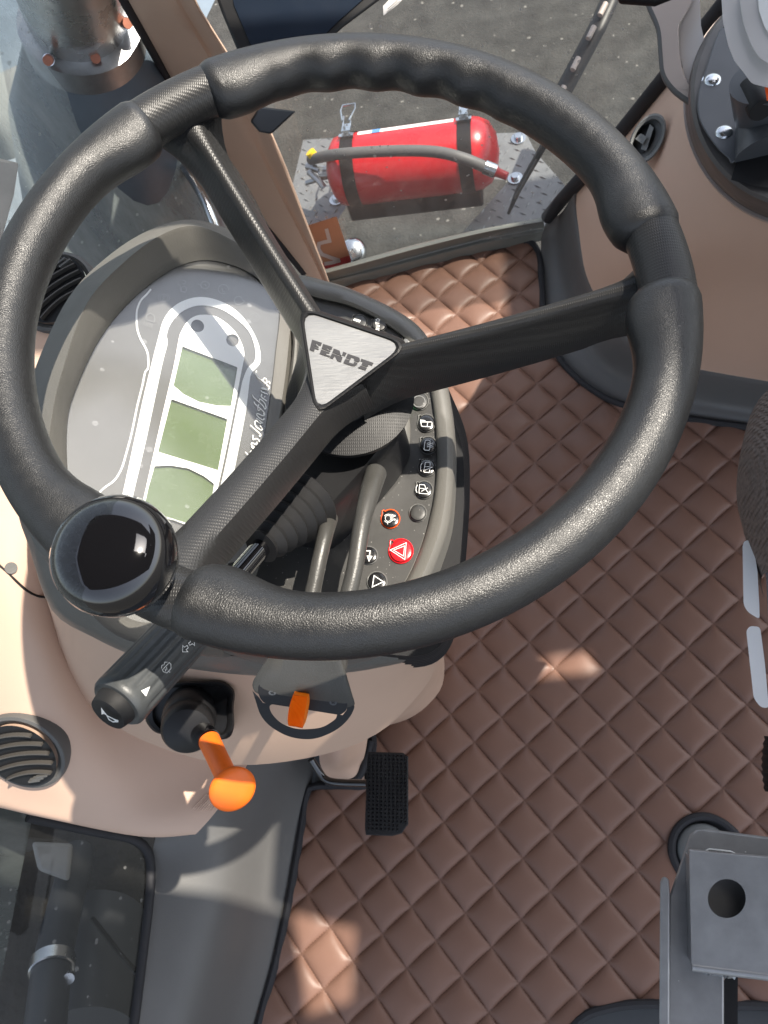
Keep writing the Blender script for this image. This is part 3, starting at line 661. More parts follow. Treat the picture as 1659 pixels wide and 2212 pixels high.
button(ZB(265, 1655), 18, [zb([(240, 1610), (280, 1612), (272, 1665)]), zb([(250, 1665), (295, 1668), (268, 1712), (250, 1665), (270, 1685)])], notch=False, wpx=2.2)['label'] = 'black button with turning arrow'
button(ZB(350, 1923), 20, [(zb([(320, 1865), (415, 1928), (302, 1980)]), True)], notch=False, wpx=1.8)['label'] = 'black button with triangle outline'
button(ZF(1140, 310), 16, [], m=M['panel'])
button(ZF(880, 290), 16, [zf_ for zf_ in [[ZF(800, 262), ZF(880, 290), ZF(890, 272), ZF(810, 250)]]], m=M['panel'], wpx=2.0)
button(ZF(1530, 580), 16, [[ZF(1480, 590), ZF(1530, 548)], [ZF(1490, 600), ZF(1530, 575)], [ZF(1500, 612), ZF(1525, 600)]], m=M['btnring'], wpx=1.2)
button(ZB(785, 75), 18, [(circ2(ZB(780, 80), 13, 12), True)], m=M['panel'], notch=False, wpx=1.6, smat=M['dimprint'])
v, f = fill(BPn, zb([(655, 170), (690, 140), (705, 190), (680, 232), (668, 225)]), -.002, .003); new_obj('green_key', v, f, M['green'], con)
# AUTO text, traced as strokes
au = [[(1088, 388), (1142, 370)], [(1088, 388), (1142, 398)], [(1120, 374), (1120, 394)], [(1095, 358), (1130, 355), (1142, 345), (1132, 333), (1097, 330)], [(1094, 318), (1094, 288)], [(1095, 303), (1142, 308)],
      [(1118, 283), (1098, 272), (1097, 258), (1120, 250), (1142, 258), (1142, 274), (1118, 283)]]
b = MB()
for s in au: b.add(*stroke(BPn, [ZF(*p) for p in s], 1.5, False, .0022))
b.build('auto_lettering', M['white'], con, smooth=False)
# column collar + shroud under the hub
axis_px = lambda pts, z: [P(x, y, z) for x, y in pts]
col0 = cr([P(*p, .742) for p in [(600, 1010), (560, 1080), (600, 1150), (700, 1150), (800, 1100), (868, 1040), (890, 960), (880, 880), (820, 830), (740, 820), (660, 880)]], 4, True)
col1 = [p + np.array([0, 0, .006]) for p in col0]
sh0 = cr([P(*p, .752) for p in [(600, 1020), (570, 1080), (605, 1135), (700, 1130), (785, 1085), (846, 1025), (868, 950), (860, 890), (805, 850), (740, 845), (670, 900)]], 4, True)
v, f = loft([col0, blend(col1, sh0, .35), sh0], True, False, True); new_obj('column_collar', v, f, M['pod'], con, angle=50)
shp = [(560, 1050), (536, 1092), (566, 1122), (620, 1132), (676, 1132), (740, 1070), (800, 1002), (840, 950), (858, 900), (835, 858), (770, 845), (690, 900), (620, 980)]
sh2 = cr([P(*p, .806) for p in shp], 4, True); sm_ = np.mean(sh2, axis=0)
dwn = lambda k, dz: [sm_ + (p - sm_) * np.array([k, k, 1]) + np.array([0, 0, dz]) for p in sh2]
v, f = loft([dwn(1.0, -.055), dwn(1.02, -.028), dwn(1.01, -.008), dwn(.985, -.002), dwn(.93, .001)], True, False, True); new_obj('column_shroud', v, f, M['black'], con, angle=40)
v, f = tube([P(842, 900, .798), P(848, 940, .795), P(838, 990, .780), P(826, 1030, .765)], .0012, 6); new_obj('shroud_seam', v, f, M['gloss'], con)
# ribbed gaiter under the pod
gait = MB()
g0 = [(860, 690), (925, 760), (985, 880), (1010, 960), (1014, 1060), (1010, 1150), (1000, 1260), (985, 1360), (955, 1418), (900, 1440), (800, 1432), (700, 1420), (600, 1400), (600, 1200), (640, 900), (740, 720)]
g0c = cr([np.array(p, float) for p in g0], 4, True); gc = np.mean(g0c, axis=0)
rings = []
for k in range(8):
    z = .722 - .014 * k; q = .925 + .0105 * k
    sc_ = lambda a, zz: [P(*(gc + (p - gc) * a), zz) for p in g0c]
    rings += [sc_(q, z), sc_(q + .008, z - .003), sc_(q + .008, z - .009), sc_(q - .010, z - .012)]
v, f = loft(rings, True, True, True); new_obj('gaiter', v, f, M['rubber'], con, angle=30)
# beige lower column housing
top = [(110, 1310), (200, 1330), (330, 1392), (470, 1420), (640, 1430), (800, 1425), (915, 1400), (960, 1300), (900, 1000), (760, 760), (560, 640), (380, 620), (230, 700), (130, 850), (80, 1050), (85, 1200)]
tp = cr([P(*p, .675) for p in top], 4, True)
m1p = [(112, 1330), (175, 1440), (300, 1520), (450, 1570), (620, 1575), (780, 1530), (900, 1450), (955, 1340), (905, 1050), (770, 850), (600, 760), (420, 740), (280, 800), (170, 930), (110, 1080), (100, 1230)]
m1 = cr([P(*p, .59) for p in m1p], 4, True)
m2p = [(130, 1430), (200, 1530), (310, 1600), (470, 1648), (620, 1645), (780, 1603), (890, 1520), (950, 1400), (920, 1150), (800, 950), (640, 860), (480, 850), (330, 900), (220, 1010), (150, 1150), (125, 1300)]
m2 = cr([P(*p, .50) for p in m2p], 4, True)
m3 = [p + np.array([.0, .02, -.05]) for p in m2]; m3 = [np.mean(m3, axis=0) + (p - np.mean(m3, axis=0)) * .93 for p in m3]
ctr = np.mean(m3, axis=0)
m4 = [np.array([ctr[0] + (p[0] - ctr[0]) * .8, ctr[1] + (p[1] - ctr[1]) * .8 + .02, .0]) for p in m3]
v, f = loft([tp, m1, blend(m1, m2, .92), m2, m3, m4], True, True, False); new_obj('column_housing', v, f, M['beige'], con, angle=32)
# dark pod rim over the beige housing (lower apron of the pod)
ap_o = [(38, 1100), (62, 1180), (112, 1318), (200, 1376), (300, 1420), (420, 1446), (560, 1460), (700, 1458), (820, 1442), (900, 1415), (950, 1330), (975, 1200), (985, 1000), (960, 820), (880, 700), (720, 620), (560, 590), (400, 560), (250, 600), (150, 700), (70, 850), (40, 980)]
ap = cr([np.array(p, float) for p in ap_o], 4, True); ac = np.mean(ap, axis=0)
def apz(p, d=0): # apron height grows to the left
    return max(.69, min(.80, .69 + (700 - p[0]) / 700 * .10)) + d
q_ = lambda s, d: [P(*(ac + (p - ac) * s), apz(p, d)) for p in ap]
v, f = loft([q_(.90, .02), q_(.94, .012), q_(.975, .004), q_(.995, -.008), q_(1.0, -.02), q_(.985, -.032), q_(.95, -.036)], True)
new_obj('apron', v, f, M['pod'], con, angle=45)

# ------------------------------------------------------------------ stalk
ka, kb = PD(252, 1522, .478), PD(450, 1310, .520)
ax = nrm(kb - ka); KR = .0172
st = thing('turn_signal_stalk', 'black fluted turn signal and wiper stalk left under the wheel rim', 'control stalk', kb)
rings = []
u_, v_, a_ = frame(ax)
for h, q in [(0, .90), (.0015, .98), (.004, 1.0), (.006, 1.0)] + [(.006 + .002 * 1, 1)] + [(x, 1) for x in np.linspace(.010, .098, 10)] + [(.102, .95), (.104, .6)]:
    ring = []
    for t in np.linspace(0, 2 * np.pi, 128, endpoint=False):
        fl_ = .0 if h < .008 or h > .1 else .0009 * (0.5 + .5 * math.cos(t * 14)) ** 3
        rr = (KR - fl_ + .0002) * q; ring.append(ka + a_ * h + rr * (math.cos(t) * u_ + math.sin(t) * v_))
    rings.append(ring)
v, f = loft(rings, True, True, True); new_obj('handle', v, f, mat('stalk_plastic', (.055, .059, .061), .40, bumps=[('noise', 900, .25, .0004), ('noise', 120, .15, .0008)], var=.15, vscale=60), st, angle=40)
v, f = lathe(ka + a_ * .001, -a_, [(.0128, 0), (.0128, .003), (.0122, .0045), (.0118, .007), (.0113, .0085), (.009, .0092), (.0, .0094)], 40)
hb_ = new_obj('horn_button', v, f, M['rubber'], st)
HP = Plane(ka - a_ * .0106, -a_)
b = MB(); b.add(*fill(HP, [ZK(*p) for p in [(133, 1203), (150, 1228), (200, 1290), (262, 1322), (322, 1345), (320, 1366), (262, 1368), (215, 1340), (190, 1290), (165, 1275), (138, 1282)]], .0, holes=[[ZK(*p) for p in [(208, 1305), (262, 1332), (285, 1352), (262, 1356), (225, 1335)]]]))
b.build('horn_symbol', M['white'], hb_, smooth=False)
KC = Cyl(ka, kb, KR); zk = lambda pts: [ZK(*p) for p in pts]
b = MB(); b.add(*fill(KC, zk([(568, 1022), (668, 975), (622, 1085)]), .0006)); b.build('arrow_mark', M['silver_print'], st, smooth=False)
sym([(zk([(800, 795), (825, 770), (875, 715), (893, 735), (895, 780), (850, 828), (810, 815)]), True), zk([(790, 780), (795, 745), (820, 740)]), zk([(820, 740), (825, 712), (855, 712)]), zk([(845, 765), (850, 800)]), zk([(870, 815), (885, 822)]), zk([(830, 785), (838, 812)])], M['silver_print'], st, KC, 1.3, .0007, 'washer_symbol')
sym([(zk([(1020, 600), (1022, 530), (1042, 548), (1070, 530), (1082, 555), (1058, 575), (1078, 598)]), True), (zk([(1150, 530), (1148, 470), (1100, 460), (1105, 490), (1085, 505), (1100, 528), (1125, 510)]), True)], M['silver_print'], st, KC, 1.4, .0007, 'indicator_symbol')
# neck, shaft and boot
e1 = P(515, 1240, .850); e2 = P(575, 1170, .835); e3 = P(640, 1105, .815)
v, f = tube([ka + a_ * .10, (ka + a_ * .10) * .6 + e1 * .4, e1], [.0135, .0125, .0095], 28); new_obj('neck', v, f, M['leverplastic'], st)
v, f = tube([e1 - nrm(e2 - e1) * .004, e2], .0068, 24); new_obj('shaft', v, f, M['gloss'], st)
bt = []; rad = []
for k in range(26):
    t = k / 25; bt.append((e2 - nrm(e3 - e2) * .006) * (1 - t) + (e3 + nrm(e3 - e2) * .012) * t); rad.append(.0110 + .0150 * t + .0018 * math.cos(k * math.pi * .5))
v, f = tube(bt, rad, 32); new_obj('boot', v, f, M['rubber'], st, angle=60)

# ------------------------------------------------------------------ shuttle lever: two rods, paddle, orange switch
lev = thing('shuttle_lever', 'grey paddle shuttle lever with orange thumb switch below the wheel', 'lever', P(650, 1500, .79))
def rod(pts, r, name='rod'):
    q = cr([P(x, y, z) for x, y, z in pts], 6); rr = np.interp(np.linspace(0, 1, len(q)), np.linspace(0, 1, len(r)), r)
    v, f = tube(q, list(rr), 24); return new_obj(name, v, f, M['leverplastic'], lev, angle=60)
rod([(812, 1022, .800), (800, 1060, .812), (782, 1130, .820), (766, 1230, .820), (742, 1330, .815), (728, 1440, .800)], [.0080, .0074, .0060, .0057, .0059, .0068])
rod([(712, 1120, .800), (704, 1150, .812), (692, 1200, .815), (672, 1290, .812), (640, 1380, .808), (618, 1440, .798)], [.0062, .0056, .0053, .0054, .0058, .0066])
LPn = Plane(P(660, 1500, .79), nrm([.06, -.55, .83]))
z7 = lambda pts: [Z7(*p) for p in pts]
top_pts = z7([(290, 318), (740, 318), (780, 350), (790, 480), (828, 590), (800, 640), (200, 560), (150, 500), (150, 468)])
# top shell: loft from the front edge back
front = even(round_poly(z7([(150, 470), (205, 452), (760, 540), (828, 595), (822, 640), (770, 650), (330, 600), (165, 540)]), 8, 4), 64)
ffr = [LPn.hit(*p, .0) for p in front]; back = even(round_poly(z7([(300, 250), (330, 235), (690, 240), (740, 260), (735, 330), (700, 340), (330, 330), (290, 320)]), 8, 4), 64)
bkr = [P(*p, .812) for p in back]
v, f = loft([[p + LPn.n * -.000 for p in ffr], [p * .93 + q * .07 + np.array([0, 0, .001]) for p, q in zip(ffr, bkr)], [p * .5 + q * .5 + np.array([0, 0, .0015]) for p, q in zip(ffr, bkr)], bkr], True, True, True)
new_obj('paddle', v, f, M['leverplastic'], lev, angle=40)
plate_o = round_poly(z7([(192, 500), (215, 476), (740, 560), (778, 600), (770, 660), (730, 690), (230, 610), (200, 570)]), 5, 4)
v, f = fill(LPn, plate_o, .0006, .0014); new_obj('end_plate', v, f, M['black'], lev, bevel=.0004)
ring_o = cr(z7([(156, 530), (178, 600), (210, 690), (270, 760), (370, 820), (470, 845), (570, 842), (670, 805), (745, 755), (800, 690), (822, 630), (780, 640), (770, 660)]), 5) + [np.array(p) for p in z7([(745, 690), (225, 610), (195, 570)])]
ring_i = cr(z7([(268, 640), (285, 620), (330, 622), (520, 652), (690, 680), (706, 695), (690, 722), (620, 765), (540, 780), (440, 778), (350, 745), (290, 690)]), 4, True)
v, f = fill(LPn, [tuple(p) for p in ring_o], -.004, .0046, holes=[[tuple(p) for p in ring_i]]); new_obj('finger_ring', v, f, M['black'], lev, bevel=.0006)
for c in (Z7(285, 545), Z7(683, 610)):
    b = MB(); b.add(*fill(LPn, circ2(c, 8, 5.5, 8, 20), .0022)); sc_ = b.build('screw', M['knobdark'], lev, smooth=False)
    sym([[(c[0] - 4, c[1] - 2), (c[0] + 4, c[1] + 2)], [(c[0] - 3, c[1] + 2), (c[0] + 3, c[1] - 2)]], M['black'], sc_, LPn, 1.4, .0027, 'cross_slot')
# orange ribbed switch
sa, sb = LPn.hit(*Z7(478, 545), .004), LPn.hit(*Z7(448, 745), .010)
sax = nrm(sb - sa); su = nrm(np.cross(sax, LPn.n)); sn = np.cross(su, sax) 
rings = []
for t in np.linspace(0, 1, 14):
    c = sa * (1 - t) + sb * t; hgt = .0045 + .0045 * math.sin(math.pi * t); wd = .0056 * (1 - .12 * abs(2 * t - 1) ** 3); ring = []
    for k in range(40):
        x = -1 + 2 * k / 39; ring.append(c + su * x * wd * .98 + LPn.n * (hgt + .0005 * math.cos(k * 39 / 39 * math.pi * .66)))
    ring += [c + su * wd - LPn.n * .004, c - su * wd - LPn.n * .004]
    rings.append(ring)
v, f = loft(rings, True, True, True); new_obj('thumb_switch', v, f, M['orange2'], lev, angle=30)

# ------------------------------------------------------------------ orange column lever
ol = thing('column_release', 'orange knob lever in black socket on the beige column', 'release lever', P(440, 1560, .6))
SO = Plane(P(430, 1560, .628), nrm([.0, -.45, .89]))
out = round_poly(Z6s := [Z6(*p) for p in [(880, 1185), (1330, 1175), (1400, 1235), (1385, 1340), (1395, 1440), (1370, 1520), (1290, 1530), (920, 1490), (860, 1420), (865, 1250)]], 14, 5)
oc = np.mean(out, axis=0); sc2 = lambda k: [tuple(oc + (np.array(p) - oc) * k) for p in out]
v, f = loft([[SO.hit(*p, .0 - .02) for p in sc2(1.0)], [SO.hit(*p, .006) for p in sc2(1.0)], [SO.hit(*p, .009) for p in sc2(.95)], [SO.hit(*p, .008) for p in sc2(.86)], [SO.hit(*p, .003) for p in sc2(.80)], [SO.hit(*p, .002) for p in sc2(.1)]], True)
new_obj('socket', v, f, M['black'], ol, angle=45)
ba = P(412, 1545, .625); bb = P(397, 1608, .640)
b0, b1 = SO.hit(410, 1540, .010), SO.hit(404, 1583, .045)
bax = nrm(b1 - b0)
v, f = lathe(b0 - bax * .01, bax, [(.022, 0), (.0235, .010), (.0235, .026), (.0218, .029), (.0225, .030), (.0225, .041), (.020, .045), (.010, .048), (0, .049)], 48)
new_obj('barrel', v, f, M['black'], ol, angle=40)
s0, s1, s2 = P(425, 1570, .655), P(452, 1600, .672), P(500, 1700, .700)
v, f = tube([s0, s1], [.011, .010], 20); new_obj('stem_base', v, f, M['gloss'], ol)
v, f = tube([s1, s1 * .55 + s2 * .45, s2], [.0092, .0088, .0086], 28); new_obj('stem', v, f, M['orange'], ol)
kn = nrm(nrm(s2 - s1) * 1.0 + nrm(CAM - s2) * .42)
v, f = lathe(P(504, 1708, .702) - kn * .006, kn, [(.0085, -.007), (.0105, -.004), (.0155, -.0005), (.0180, .0015), (.0185, .0035), (.0178, .0055), (.0150, .0070), (.008, .0076), (0, .0078)], 48)
new_obj('knob', v, f, M['orange'], ol, angle=60)

# ------------------------------------------------------------------ dashboard left
def G(rows): return [[P(*p) for p in r] for r in rows]
dash = thing('dashboard', 'beige front dashboard with round air vents left of the console', 'dashboard', P(200, 1600, .5))
rows = G([[(-260, 520, .74), (-60, 580, .735), (90, 640, .72), (220, 720, .70), (420, 820, .62)],
          [(-300, 800, .72), (-60, 800, .71), (90, 830, .70), (200, 900, .66), (440, 960, .60)],
          [(-300, 1100, .69), (-60, 1060, .68), (70, 1080, .66), (200, 1150, .61), (450, 1200, .55)],
          [(-300, 1280, .65), (-60, 1250, .645), (60, 1280, .62), (220, 1350, .51), (470, 1400, .44)],
          [(-300, 1420, .60), (-60, 1415, .60), (90, 1440, .57), (250, 1510, .475), (520, 1560, .425)],
          [(-300, 1570, .54), (-60, 1590, .53), (100, 1630, .51), (300, 1680, .45), (545, 1625, .425)],
          [(-300, 1670, .49), (-60, 1700, .475), (95, 1735, .455), (300, 1772, .44), (480, 1735, .435)],
          [(-300, 1700, .46), (-60, 1732, .45), (92, 1765, .435), (300, 1806, .425), (425, 1800, .425)],
          [(-300, 1695, .43), (-60, 1728, .42), (92, 1760, .41), (300, 1796, .405), (425, 1790, .405)]])
v, f = grid(rows, 6, 6); new_obj('panel', v, f, M['beige2'], dash, angle=60)
dashv = np.array(v)
def vent(px, py, z, n, rpx, name='air_vent', parent=None, slats=5, rot=0, tab=0):
    d_ = ray(px, py); d_ /= np.linalg.norm(d_); rel = dashv - CAM; al = rel @ d_; pd2 = np.linalg.norm(rel - al[:, None] * d_, axis=1)
    near = np.argsort(pd2)[:14]; q0_ = dashv[near]; cen_ = q0_.mean(0); n = np.linalg.svd(q0_ - cen_)[2][2]; n = n if n @ (CAM - cen_) > 0 else -n
    c = CAM + d_ * ((cen_ - CAM) @ n / (d_ @ n)); u, v2, n = frame(n); dist = np.linalg.norm(c - CAM); r = rpx / F * dist
    ta, tb_ = u * math.cos(tab) + v2 * math.sin(tab), 0
    cr_, sr_ = math.cos(rot), math.sin(rot); u, v2 = u * cr_ + v2 * sr_, -u * sr_ + v2 * cr_
    v, f = lathe(c - n * .012, n, [(r * 1.0, 0), (r * 1.0, .012), (r * .97, .016), (r * .90, .017), (r * .80, .014), (r * .785, .009)], 48, cap=False)
    o = new_obj(name, v, f, M['sill'], parent, angle=40)
    b = MB()
    for k in range(slats):
        y = (-.6 + 1.2 * k / (slats - 1)) * r * .85; half = math.sqrt(max(1e-6, (r * .76) ** 2 - y * y))
        pts = [c + u * x + v2 * (y + .10 * r * (1 - (x / half) ** 2)) + n * .011 for x in np.linspace(-half, half, 13)]
        vv, ff = loft([[p - v2 * .0008 + n * .003 for p in pts], [p + v2 * .0008 + n * .003 for p in pts], [p + v2 * .0008 - n * .003 for p in pts], [p - v2 * .0008 - n * .003 for p in pts]], closed=False, loop=True); b.add(vv, ff)
    b.build('slats', M['slat'], o)
    b = MB()
    for k in range(3): b.add(*box(c + ta * (r * .62) + np.cross(n, ta) * (k - 1) * .006 + n * .012, (u, v2, n), (.014, .002, .006)))
    b.build('thumb_tab', M['sill'], o); 
    v, f = lathe(c + n * .0085, n, [(r * .82, 0), (.0001, .0003)], 40); new_obj('duct', v, f, M['black'], o)
    return o
vent(52, 1622, .535, (.55, -.25, .80), 86, parent=dash, slats=5, rot=6.36, tab=-1.1)['label'] = 'lower round vent'
vent(122, 632, .755, (.35, .25, .90), 84, parent=dash, slats=6, rot=.2, tab=.8)['label'] = 'upper round vent'
def on_dash(px, py, off=0):
    d_ = ray(px, py); d_ /= np.linalg.norm(d_); rel = dashv - CAM; al = rel @ d_; k_ = np.argsort(np.linalg.norm(rel - al[:, None] * d_, axis=1))[:8]
    return CAM + d_ * (al[k_].mean() - off)
b = MB()
for k in range(9):
    b.add(*tube([on_dash(*Z9(845 + 11 * k, 278 + k), .001), on_dash(*Z9(905 + 11 * k, 212 + k), .001), on_dash(*Z9(968 + 9 * k, 150 + k), .001)], .0010, 6))
b.build('grip_marks', M['beige2'], dash)
# seam line, screw recess, ribbed mould marks
v, f = tube(cr([on_dash(*p, .0012) for p in [(-60, 1190), (-20, 1208), (0, 1222), (20, 1240), (40, 1260), (60, 1277), (80, 1287), (100, 1290), (130, 1290)]], 4), .0013, 8); new_obj('seam', v, f, M['black'], dash)
v, f = lathe(on_dash(24, 1227, .0016), nrm(CAM - on_dash(24, 1227)), [(.0062, -.004), (.0060, .0006), (.0052, .0006), (.0001, .0004)], 24); new_obj('screw_recess', v, f, M['sill'], dash)
# front kick wall / sill
kick = G([[(690, 1560, .0), (600, 1540, .16), (420, 1560, .30), (250, 1600, .36)],
          [(672, 1700, -.008), (610, 1690, .07), (470, 1715, .20), (330, 1780, .24)],
          [(655, 1790, -.008), (590, 1800, .05), (480, 1810, .165), (330, 1840, .205)],
          [(630, 1930, -.008), (570, 1930, .045), (470, 1930, .150), (322, 1930, .20)],
          [(598, 2080, -.008), (540, 2080, .045), (440, 2080, .150), (306, 2080, .20)],
          [(560, 2215, -.008), (505, 2212, .045), (410, 2212, .150), (290, 2212, .20)],
          [(515, 2400, -.008), (450, 2400, .045), (360, 2400, .150), (270, 2400, .20)]])
v, f = grid(kick, 6, 6)
tag(new_obj('sill_trim', v, f, M['sill'], base=P(560, 2000, 0), angle=60), 'dark grey sloping sill trim between quilted mat and lower front window', 'sill trim')
# lower front window
gl0, gl1 = P(318, 1800, .22), P(282, 2300, .20)
LW = Plane(gl0, np.cross(gl1 - gl0, np.array([-.22, 0, .33])))
lw_ = thing('lower_front_window', 'dirty lower front window with black rubber seal at bottom left', 'window', gl0)
lo_px = [(-200, 1660), (150, 1780), (290, 1812), (326, 1850), (324, 1940), (300, 2150), (280, 2330), (-200, 2330)]
v, f = fill(LW, lo_px, .0, .004); new_obj('pane', v, f, M['lowglass'], lw_)
v, f = tube(cr([LW.hit(*p, .002) for p in [(60, 1765), (200, 1795), (285, 1812), (318, 1838), (326, 1880), (322, 1950), (304, 2100), (290, 2212), (275, 2330)]], 6), .0065, 10); new_obj('seal', v, f, M['piping'], lw_)

# ------------------------------------------------------------------ front right corner: windscreen, pillar, door
ws = thing('windscreen', 'dusty front windscreen beyond the instrument pod', 'window', (-.78, .5, .4))
path = cr([(-.86, -.6), (-.84, .0), (-.80, .45), (-.70, .80), (-.52, 1.02), (-.44, 1.085)], 6)
v, f = loft([[np.array([p[0] + .0, p[1], .10]) for p in path], [np.array([p[0], p[1], 1.9]) for p in path]], closed=False)
new_obj('pane', v, f, M['glass'], ws)
DP = Plane((-.38, 1.115, .1), (.04, 1, 0))
dr = thing('door_window', 'dusty side door window above the quilted mat', 'window', DP.o)
v, f = fill(DP, [(520, -250), (640, 560), (706, 618), (900, 570), (1175, 500), (1235, 410), (1420, 200), (1620, -40), (1850, -300)], .006, .004); new_obj('pane', v, f, M['doorglass'], dr)
# door frame sill (grey-green band under the glass)
fr1 = G([[(690, 585, .055), (760, 566, .055), (900, 527, .055), (1040, 495, .055), (1172, 470, .055)],
         [(694, 592, .062), (764, 574, .062), (904, 536, .062), (1040, 503, .062), (1174, 478, .062)],
         [(700, 605, .030), (768, 588, .030), (908, 550, .030), (1042, 516, .030), (1176, 490, .030)],
         [(704, 612, .026), (770, 596, .026), (910, 560, .026), (1043, 526, .026), (1178, 500, .026)],
         [(712, 628, .000), (772, 612, .000), (912, 576, .000), (1044, 545, .000), (1180, 518, .000)]])
v, f = grid(fr1, 6, 3)
tag(new_obj('door_sill', v, f, M['frame'], base=P(900, 560, .03), angle=50), 'grey-green door sill strip between side glass and quilted mat', 'door sill')
# pillar
pa = [(252, -60, .72), (300, 0, .70), (440, 258, .46), (560, 470, .25), (640, 575, .12), (706, 640, .02)]
pil = thing('corner_pillar', 'beige front corner pillar between windscreen and door window', 'pillar', P(700, 600, 0))
def pq(y, side):  # left and right edges in the picture
    Lx = np.interp(y, [-80, 0, 130, 258, 350, 590, 640], [240, 277, 350, 418, 470, 660, 690]); Rx = np.interp(y, [-80, 0, 130, 258, 350, 590, 640], [396, 418, 500, 572, 612, 704, 722])
    return Lx + (Rx - Lx) * side
rings = []
for y in np.linspace(-80, 640, 22):
    z = np.interp(y, [-80, 0, 258, 590, 640], [.80, .74, .47, .085, .02]); row = []
    for s_, dz in [(-.02, -.03), (0, -.006), (.06, .0), (.30, .004), (.55, .004), (.70, .002), (.76, -.008), (.84, -.009), (.90, .0), (.97, .0), (1.0, -.005), (1.02, -.03)]:
        row.append(P(pq(y, s_), y, z) + nrm(CAM - P(pq(y, s_), y, z)) * dz)
    rings.append(row)
v, f = loft(rings, closed=False); new_obj('trim', v, f, M['pillar'], pil, angle=50)
v, f = tube(cr([P(pq(y, -.05), y, np.interp(y, [-80, 0, 258, 590], [.79, .73, .46, .08])) for y in (-80, 0, 130, 258, 350, 470, 590)], 5), .0075, 10); new_obj('seal', v, f, M['piping'], pil)
# black clip on the pillar
v, f = loft([[P(x, y, .62) for x, y in [(540, 262), (560, 285), (586, 290), (640, 240), (560, 230)]], [P(x, y, .59) for x, y in [(540, 262), (560, 285), (586, 290), (640, 240), (560, 230)]]], True, True, True)
tag(new_obj('pillar_clip', v, f, M['black'], base=P(580, 260, .6), bevel=.003), 'small black plastic clip on the pillar under the wheel rim', 'clip')
# monitor at the top edge
mon = thing('monitor', 'black framed screen seen at the top between pillar and glass', 'monitor', P(650, 0, .7))
MP = Plane(P(650, 20, .72), nrm([.1, -.5, .85]))
v, f = fill(MP, [(425, -120), (480, 30), (530, 150), (640, 150), (740, 60), (900, -60), (960, -120)], -.02, .02); new_obj('housing', v, f, M['black'], mon, bevel=.003)
v, f = fill(MP, [(486, -120), (505, 10), (560, 140), (640, 138), (728, 48), (850, -60), (900, -120)], .0008, .0006); new_obj('screen', v, f, M['navy'], mon)
v, f = fill(MP, [ZT(*p) for p in [(778, 78), (776, 30), (815, -10), (880, -10), (850, 22)]], .0012, .0006); new_obj('maker_plate', v, f, M['silver'], mon)
sym([[ZT(800, 45), ZT(850, 0)], [ZT(795, 60), ZT(860, 5)]], M['black'], mon, MP, 1.0, .0022, 'plate_lines')

# ------------------------------------------------------------------ outside right: step, extinguisher
SZ = -.22
stp = thing('boarding_step', 'grey checker plate boarding step outside the door glass', 'step', P(900, 420, SZ))
plate = [(655, 302), (760, 296), (1135, 286), (1158, 330), (1220, 400), (1190, 500), (1000, 540), (990, 512), (1100, 390), (1000, 380), (760, 400), (752, 440), (720, 490), (640, 500), (632, 400)]
SPl = Plane((0, 0, SZ), (0, 0, 1))
v, f = fill(SPl, plate, -.004, .004); new_obj('plate', v, f, M['plate'], stp)
b = MB(); pp = np.array([P(*p, SZ)[:2] for p in plate])
for i in range(-60, 60):
    for j in range(-60, 60):
        c = np.array([-.2 + i * .028 + (j % 2) * .014, 1.6 + j * .026]); 
        if not inside(np.array([c[0]]), np.array([c[1]]), pp)[0]: continue
        a = math.radians(55 if (i + j) % 2 else -35) ; d = np.array([math.cos(a), math.sin(a)]); e = np.array([-d[1], d[0]])
        p = [c + d * .011, c + e * .003, c - d * .011, c - e * .003]
        b.add([(*q, SZ) for q in p] + [(c[0], c[1], SZ + .0035)], [(0, 1, 4), (1, 2, 4), (2, 3, 4), (3, 0, 4)])
b.build('tread_bars', M['plate'], stp, smooth=False)
for x, y in ((1120, 300), (1113, 386), (727, 432)):
    v, f = lathe(P(x, y, SZ + .001), (0, 0, 1), [(.019, 0), (.019, .003), (.011, .0035), (.011, .010), (.009, .012), (0, .012)], 24); new_obj('bolt', v, f, M['chrome'], stp)
ex = thing('fire_extinguisher', 'red fire extinguisher strapped lying on the checker plate step', 'fire extinguisher', P(890, 350, SZ))
EZ = SZ + .115
ea, eb = P(728, 372, EZ), P(1050, 330, EZ); eax = nrm(eb - ea); EL = np.linalg.norm(eb - ea); ER = .083
v, f = lathe(ea, eax, [(.02, -.022), (.035, -.018), (.06, -.008), (ER * .94, .006), (ER, .03), (ER, EL - .03), (ER * .96, EL - .012), (ER * .82, EL + .010), (ER * .5, EL + .026), (0, EL + .032)], 48)
cy = new_obj('cylinder', v, f, M['red'], ex, angle=60)
up = nrm(np.array([0, 0, 1]) - eax * eax[2]); sd = np.cross(eax, up)
EC = Cyl(ea, eb, ER)
v, f = fill(EC, [ZT(*p) for p in [(650, 655), (860, 622), (1080, 600), (1085, 635), (870, 660), (655, 685)]], .0012); v = []
def arc_strip(t0, t1, a0, a1, off, m, name, parent):
    rings = [[ea + eax * t + (ER + off) * (up * math.cos(a) + sd * math.sin(a)) for a in np.linspace(math.radians(a0), math.radians(a1), 24)] for t in np.linspace(t0, t1, 4)]
    v, f = loft(rings, closed=False); return new_obj(name, v, f, m, parent)
arc_strip(.07, .30, -30, -16, .001, M['silver_print'], 'label_sheet', ex)
arc_strip(.105, .125, -30.5, -15.5, .0015, mat('blue_print', (.10, .25, .55), .5), 'label_mark', ex)
